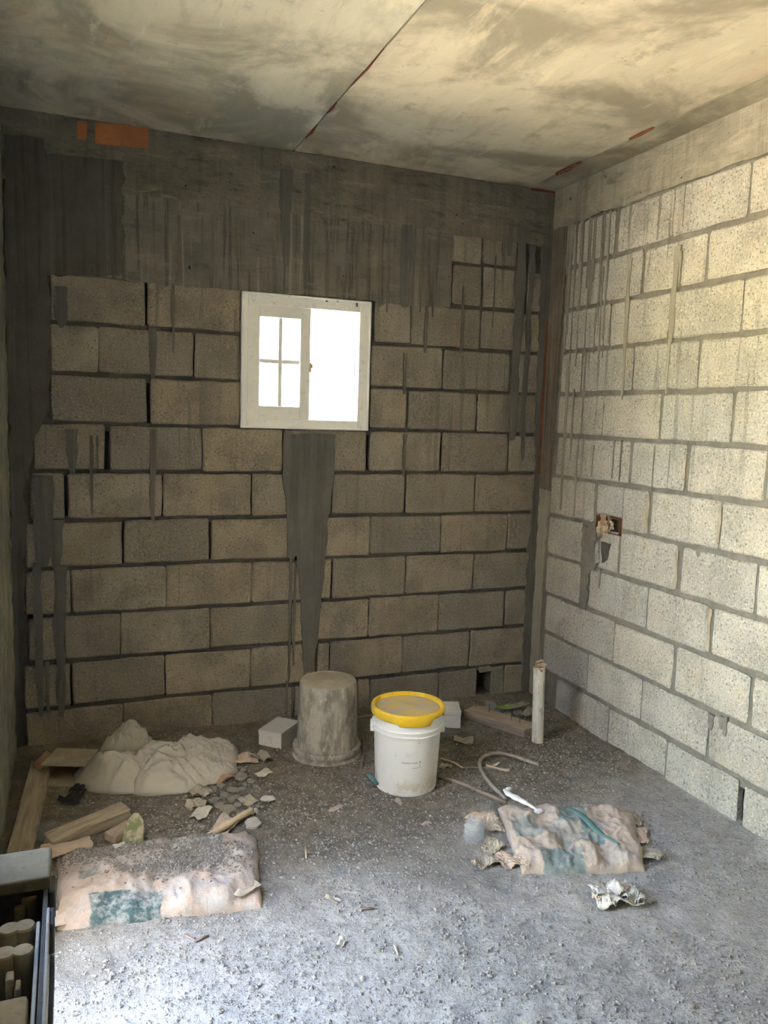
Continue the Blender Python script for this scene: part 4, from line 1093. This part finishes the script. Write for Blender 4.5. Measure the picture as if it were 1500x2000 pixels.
def plastic_bag():
    p = fl(300, 1520); t = empty('plastic_bag', (p.x, p.y, 0)); tag(t, 'crumpled clear plastic bag heaped against the back wall', 'plastic bag')
    def lump(name, px, py, sx, sy, sz, seed, rz=0):
        n = 64; verts, faces = [], []
        for i in range(n+1):
            for j in range(n+1):
                u, v = i/n*2-1, j/n*2-1
                q = math.sqrt(max(1e-9, 1-u*u/2)), math.sqrt(max(1e-9, 1-v*v/2)); x, y = u*q[1], v*q[0]     # square -> disc
                r = math.hypot(x, y); wx, wy = x+0.35*N(x*1.3, y*1.3, seed), y+0.35*N(x*1.3+7, y*1.3, seed)
                r1 = 1-min(1, abs(N(wx*1.5, wy*1.5, seed+3))*3.0); r2 = 1-min(1, abs(N(wx*3.2, wy*3.2, seed+6))*2.6); r3 = 1-min(1, abs(N(wx*7, wy*7, seed+9))*2.4)
                k = 1+0.16*N(math.cos(math.atan2(y, x))*1.7, math.sin(math.atan2(y, x))*1.7, seed)
                h = max(0, 1-r**2.6)**.75*(0.58+0.20*r1+0.15*r2+0.09*r3+0.42*N(x*1.2, y*1.2, seed+1))
                verts.append((x*sx*k, y*sy*k, max(0, h)*sz))
        for i in range(n):
            for j in range(n):
                a_ = i*(n+1)+j; faces.append((a_, a_+n+1, a_+n+2, a_+1))
        o = mesh_obj(name, verts, faces, M_FILM, t, True); b_ = fl(px, py); o.location = (b_.x-p.x, b_.y-p.y, fz(b_.x, b_.y)+.001); o.rotation_euler = (0, 0, rz)
        so = o.modifiers.new('thickness', 'SOLIDIFY'); so.thickness = .0006; return o
    lump('bag_lump', 250, 1516, .21, .15, .115, 1.0, -.3)
    lump('bag_lump', 330, 1512, .22, .16, .135, 6.0, -.2)
    lump('bag_lump', 392, 1488, .17, .13, .12, 11.0, .2)
    lump('bag_lump', 248, 1476, .12, .08, .15, 16.0, .2)
    lump('bag_lump', 405, 1508, .13, .09, .08, 21.0, .4)
plastic_bag()

def cardboard_box():
    # an opened-out flattened carton lying on its side by the left wall
    a = fl(88, 1522); b = fl(166, 1524); d = b-a; d.z = 0; L = d.length; ang = math.atan2(d.y, d.x)
    t = empty('cardboard_box', (a.x, a.y, fz(a.x, a.y)), ang); tag(t, 'open brown cardboard box on its side near the left corner', 'cardboard box')
    D, Hh, th = .13, .075, .004
    box('box_bottom', 0, L, 0, D, .004, .004+th, M_CARD, t); box('box_top', -.004, L+.01, -.03, D, Hh, Hh+th, M_PAPER_G, t)
    box('box_side', 0, th, 0, D, .008, Hh, M_CARD, t); box('box_side', L-th, L, 0, D, .008, Hh, M_CARD, t); box('box_back', th, L-th, D-th, D, .008, Hh, M_CARD, t)
    f = box('box_flap', 0, L, -.055, 0, 0, th, M_PAPER_G, t); f.rotation_euler = (.06, 0, 0); f.location = (0, 0, .006)
    f = box('box_flap', -.06, 0, 0, D, 0, th, M_CARD, t); f.rotation_euler = (0, .6, 0); f.location = (0, 0, .030)
cardboard_box()

# timbers by the left wall
a, b = fl(48, 1652), fl(96, 1506)
plank_between('timber', (a.x-.01, a.y-.10, fz(a.x, a.y)), (b.x-.03, b.y+.02, fz(b.x, b.y)), .075, .045, M_WOOD, 'long pale timber lying along the foot of the left wall', 'timber')
a, b = fl(92, 1655), fl(245, 1592)
plank_between('timber', (a.x, a.y, fz(a.x, a.y)+.002), (b.x, b.y, fz(b.x, b.y)+.004), .062, .045, M_WOOD, 'weathered timber offcut with split grain in front of plastic bag', 'timber', tilt=.12)
a, b = fl(214, 1640), fl(258, 1616)
plank_between('timber', (a.x, a.y, fz(a.x, a.y)), (b.x, b.y, fz(b.x, b.y)), .055, .030, M_WOOD_D, 'short wooden block tucked beside the weathered timber offcut', 'timber')
a, b = fl(395, 1652), fl(492, 1592)
o = tube('stick', spline([(a.x, a.y, .020), *(tuple(a.lerp(b, t).xy)+(.022+.004*math.sin(t*9),) for t in (.35, .7)), (b.x, b.y, .020)], 6), [.012+.001*math.sin(i) for i in range(19)], M_STICK, None, 10)
tag(o, 'round tan stick lying behind the torn gravel bag', 'stick')
a, b = fl(430, 1652), fl(480, 1632)
o = tube('stick', [(a.x, a.y, .012), ((a.x+b.x)/2, (a.y+b.y)/2, .014), (b.x, b.y, .012)], .010, M_PAPER_W, None, 8, flat=.4); tag(o, 'short pale splinter beside the round tan stick', 'stick')

# black rag and clear cup by the left wall
def rag():
    p = fl(138, 1566); t = empty('black_rag', (p.x, p.y, fz(p.x, p.y))); tag(t, 'crumpled black rag on the floor below the cardboard box', 'rag')
    for i, (dx, dy, s) in enumerate(((0, 0, .045), (.02, .035, .040), (.025, .075, .035), (-.02, .01, .03))):
        f = sheet('rag_fold', (0, 0), s*1.8, s*1.4, .045, M_BLACK, 140+i, i, z=0, parent=t, folds=5, n=9, ragged=.2); f.location = (dx, dy, .002)
rag()
p = fl(92, 1642); c = lathe('clear_cup', [(.028, 0), (.030, .002), (.036, .055), (.038, .058), (.036, .058), (.034, .054), (.028, .004), (.01, .003)], M_PET, None, 24); c.location = (p.x, p.y, fz(p.x, p.y)-.002); tag(c, 'clear plastic cup on the floor between the timbers', 'cup')
# painted card leaning on the gravel bag
p = fl(258, 1652)
def leaf_card():
    t = NT('camouflage_card', .85, .15); g = t.obj(); n = t.noise(g, 22, 2)
    t.color(t.mix(t.ramp(n, .45, .55), (.20, .24, .12), (.42, .36, .26))); bm = bmesh.new()
    pts = [(-.034, 0), (.034, 0), (.035, .05), (.028, .085), (.010, .108), (-.004, .110), (-.022, .09), (-.033, .055)]
    vs_ = [bm.verts.new((x, .004*math.sin(z*40), z)) for x, z in pts]; bm.faces.new(vs_); e = bmesh.ops.extrude_face_region(bm, geom=list(bm.faces))
    for v in [q for q in e['geom'] if isinstance(q, bmesh.types.BMVert)]: v.co.y += .003
    o = bm_obj('printed_card', bm, t.m); o.location = (p.x, p.y+.01, fz(p.x, p.y)); o.rotation_euler = (-.75, 0, -.25); tag(o, 'mottled green card with rounded top propped behind gravel bag', 'card')
leaf_card()

# crumpled paper ball in the foreground
def tissue():
    p = fl(1205, 1758); t = empty('crumpled_paper', (p.x, p.y, fz(p.x, p.y))); tag(t, 'crumpled pale paper lying in front of the flattened bag', 'paper')
    for i, (dx, dy, w, d, a, mt) in enumerate(((0, 0, .15, .10, .045, M_TISSUE), (-.02, .015, .10, .08, .050, M_TISSUE), (.035, -.02, .08, .06, .035, M_PAPER_W), (-.045, 0, .07, .05, .03, M_PAPER), (.02, .03, .08, .05, .05, M_TISSUE), (.045, -.035, .05, .03, .02, M_PAPER_W))):
        f = sheet('paper_fold', (0, 0), w, d, a, mt, 160+i, i*.8-.3, z=0, parent=t, folds=3, n=24, ragged=.10, fine=.012, th=.0012); f.location = (dx, dy, .002+.005*(i % 3))
        f.data.polygons.foreach_set('use_smooth', [True]*len(f.data.polygons))
tissue()

# ------------------------------------------------------------------ scraps and stones of the rubble strip
SCR = [
 (430, 1512, .13, .09, .035, M_CARD, 'large folded brown paper scrap in the rubble by plastic bag', {'folds': 4}),
 (478, 1482, .11, .07, .030, M_PAPER, 'pinkish kraft paper scrap in front of the white carton', {}),
 (512, 1478, .11, .07, .040, M_PAPER_G, 'crumpled dull paper scrap touching the white carton', {'folds': 5}),
 (452, 1478, .11, .07, .030, M_PAPER_G, 'grey crumpled paper scrap next to the plastic bag', {'folds': 4}),
 (516, 1508, .075, .045, .020, M_PAPER_W, 'curled cream paper scrap in front of the two paper scraps by carton', {}),
 (392, 1546, .08, .06, .030, M_PAPER_G, 'dusty folded paper scrap in the rubble below plastic bag', {'folds': 4}),
 (385, 1568, .08, .06, .035, M_PAPER_G, 'arched paper scrap lower in the rubble strip', {'folds': 4}),
 (392, 1590, .085, .05, .018, M_PAPER_W, 'squarish pale paper scrap at the front of the rubble', {}),
 (485, 1560, .075, .055, .012, M_PAPER_G, 'flat paper scrap with a yellow-green corner at the rubble edge', {}),
 (525, 1560, .055, .045, .018, M_PAPER_W, 'small grey-white paper scrap right of the rubble strip', {}),
 (440, 1615, .12, .08, .022, M_PAPER, 'pink-brown torn paper under the round tan stick', {'folds': 4}),
 (494, 1583, .04, .035, .022, M_PAPER_W, 'folded cream paper corner at the end of tan stick', {}),
 (655, 1575, .075, .022, .004, M_PAPER, 'small flat tan strip on the floor before the buckets', {'rz': .55}),
 (649, 1755, .055, .022, .006, M_PAPER_G, 'small grey chip on the open floor between the bags', {'rz': -1.0}),
 (832, 1608, .04, .02, .006, M_PAPER, 'tiny tan chip below the white bucket', {'rz': .2}),
 (778, 1565, .05, .03, .012, M_PAPER_G, 'small curled scrap just below the white bucket', {}),
 (1000, 1430, .05, .03, .03, M_PAPER_G, 'small pale scrap in front of the nailed board', {'rz': .4}),
 (905, 1450, .09, .06, .035, M_PAPER_G, 'crumpled grey scrap between the white bucket and nailed board', {'folds': 5}),
 (968, 1497, .05, .02, .015, M_PAPER_W, 'curved white shaving inside the hose loop', {'rz': .2}),
 (666, 1838, .030, .024, .014, M_PAPER_W, 'tiny white curl of paper on the foreground floor', {}),
 (870, 1500, .05, .035, .012, M_PAPER_G, 'brown leaf-like scrap beside the white bucket base', {}),
 (1070, 1600, .03, .02, .01, M_PAPER_W, 'tiny white crumb of plastic by the bag edge', {}),
]
for i, (px, py, w, d, a, mt, lab, kw) in enumerate(SCR):
    scrap(px, py, w, d, a*1.5, mt, 400+i, lab, **kw)
for i, (px, py, r) in enumerate([(470, 1515, .030), (445, 1580, .030), (438, 1550, .020), (460, 1552, .016), (452, 1560, .018), (455, 1538, .020), (472, 1535, .016), (490, 1520, .014), (432, 1530, .018), (478, 1528, .013), (420, 1560, .018), (428, 1572, .022), (465, 1570, .016), (415, 1535, .020), (442, 1595, .018), (500, 1530, .010), (404, 1580, .022), (475, 1500, .014), (468, 1590, .012)]):
    if i == 0: stone(px, py, r, i, 'largest round grey stone beside the folded brown paper scrap')
    elif i == 1: stone(px, py, r, i, 'flat oval grey stone at the front end of the rubble strip')
    else: stone(px, py, r, i, 'small dusty grey stone in the rubble strip by the plastic bag', 'stones in the rubble strip')
stone(494, 1613, .028, 1, 'rough white lump of rubble beside the round tan stick', None, True)
stone(222, 1658, .020, 2, 'dark little stone between short wooden block and gravel bag')
stone(741, 1855, .008, 3, 'dark pebble on the open foreground floor')
stone(1352, 1965, .010, 4, 'dark pebble at the lower right of the floor')
for i, (px, py, r) in enumerate([(958, 1385, .035), (975, 1395, .030), (990, 1405, .026), (945, 1390, .028), (1010, 1398, .030), (968, 1410, .022)]):
    stone(px, py-4, r, i+7, 'earthy stone in the heap behind the nailed board', 'stones behind the nailed board')
# leaves behind the board
for i, (px, py, w, d, mt, lab) in enumerate([(985, 1392, .08, .04, M_LEAF, 'bright green leaf behind the nailed board'), (1010, 1388, .14, .05, M_LEAF_D, 'long pale dry leaf behind the nailed board'), (1030, 1400, .12, .05, M_LEAF_D, 'dry curled leaf at the foot of the standing pipe')]):
    p = fl(px, py+6); o = sheet('leaf', (p.x, p.y), w, d, .015, mt, 500+i, .3*i, z=fz(p.x, p.y)+.030, folds=2, curl=.02); tag(o, lab, 'leaf')
# teal plastic cap by the white bucket
a, b = fl(720, 1520), fl(736, 1538)
o = tube('teal_scrap', [(a.x, a.y, .016), ((a.x+b.x)/2, (a.y+b.y)/2, .018), (b.x, b.y, .014)], [.010, .013, .009], M_TEALP, None, 8, flat=.6); tag(o, 'small teal plastic scrap at the base of the white bucket', 'plastic scrap')
for i, (a, b, lab) in enumerate([((597, 1655), (598, 1680), 'thin upright-lying straw on the floor between the bags'), ((770, 1848), (778, 1868), 'short pale splinter on the foreground floor'), ((360, 1825), (385, 1840), 'short brown twig in front of the gravel bag'), ((385, 1838), (408, 1828), 'second brown twig crossing near the gravel bag'), ((695, 1778), (732, 1776), 'thin dark twig on the middle of the floor')]):
    A, B = fl(*a), fl(*b); o = tube('twig', [(A.x, A.y, fz(A.x, A.y)+.004), ((A.x+B.x)/2, (A.y+B.y)/2, fz(A.x, A.y)+.006), (B.x, B.y, fz(B.x, B.y)+.004)], [.003, .0038, .002], M_STICK if i < 2 else M_ROD, None, 6); tag(o, lab, 'twig')

# ------------------------------------------------------------------ the tall dark crate by the left wall
def crate():
    z = 0.76
    x0, x1 = XL+.012, -2.336; y1 = fl(88, 1700, z).y; y0 = y1-.62
    t = empty('crate', (x0, y0, 0)); tag(t, 'tall dark metal crate of wood offcuts beside the left wall', 'crate')
    W, L = x1-x0, y1-y0
    box('crate_base', 0, W, 0, L, 0.0, .03, M_DARK, t); box('crate_shelf', .006, W-.006, .006, L-.006, z-.16, z-.15, M_DARK, t)
    box('crate_side', 0, .006, 0, L, .03, z-.01, M_DARK, t); box('crate_side', W-.006, W, 0, L, .03, z-.004, M_DARK, t)
    box('crate_end', .006, W-.006, L-.006, L, .03, z-.01, M_DARK, t); box('crate_end', .006, W-.006, 0, .006, .03, z-.01, M_DARK, t)
    for (za, zb, mt, d, cut) in ((z-.014, z, M_RAIL, .004, .10), (z-.07, z-.045, M_RAIL, .003, .16), (z-.17, z-.14, M_DARK, .006, 0), (z-.30, z-.27, M_RAIL, .004, .20), (.05, .09, M_RAIL, .004, 0)):
        box('rail', W, W+d, 0, L-cut, za, zb, mt, t, .001)
    for (xa, xb, cut, dz, mt) in ((W-.013, W-.008, .12, .006, M_RAIL), (W-.021, W-.018, .29, .014, M_RAIL), (W-.028, W-.026, .33, .010, M_RAIL)):
        box('rail', xa, xb, .01, L-cut, z-.15, z-dz, mt, t, .001)
    for yy in (L-.03, L-.115):
        box('rail_clip', W, W+.010, yy-.022, yy+.022, z-.05, z-.005, M_DARK, t, .002)
    zs = z-.15
    A = fl(100, 1652, z+.02); B = fl(100, 1712, z+.02)
    o = box('wooden_block', XL+.014, x1+.004, B.y, A.y, z, z+.02, M_WOOD_Q, None, .004, 2); tag(o, 'pale wooden block lying across the far end of the crate', 'wooden block')
    A = fl(62, 1936, z)
    o = box('wooden_block', XL+.022, A.x-.004, A.y-.14, A.y, zs, z-.002, M_WOOD_P, None, .005, 2); tag(o, 'pale wooden block standing in the near end of the crate', 'wooden block')
    for i, (px, py, r, dz, lab) in enumerate([(70, 1745, .0145, .035, 'round wood offcut alone at the far end of the crate'), (64, 1803, .0165, .012, 'chipped round wood offcut by the crate rail'), (18, 1812, .0165, .012, 'round wood offcut left of the chipped offcut in the crate'),
                                          (56, 1852, .0160, .012, 'round wood offcut by the rail nearest the standing block'), (8, 1860, .0165, .012, 'round wood offcut at the frame edge nearest the standing block'), (38, 1772, .009, .045, 'small round dowel between the larger offcuts in crate'), (4, 1758, .0130, .04, 'round wood offcut half cut by the frame edge at crate end')]):
        r *= .92; zt = z-dz; p = fl(px, py, zt); x_ = min(max(p.x, XL+.020+r), x1-.014-r)
        c = lathe('wood_offcut', [(r*.94, zs), (r, zs+.003), (r, zt-.004), (r*.95, zt-.0015), (r*.84, zt), (r*.02, zt+.0005)], M_WOOD_P, None, 24, .06); c.location = (x_, p.y, 0); tag(c, lab, 'wood offcut', 'round wood offcuts in the crate')
    for i, (px, py, w, dz, lab) in enumerate([(19, 1905, .010, .02, 'taller pale square peg standing in the crate by the block'), (34, 1922, .008, .03, 'shorter pale square peg standing in the crate by the block')]):
        zt = z-dz; p = fl(px, py, zt); o = box('wood_peg', p.x-w/2, p.x+w/2, p.y-.010, p.y+.010, zs, zt, M_WOOD_P, None, .0025, 2); tag(o, lab, 'wood peg')
crate()
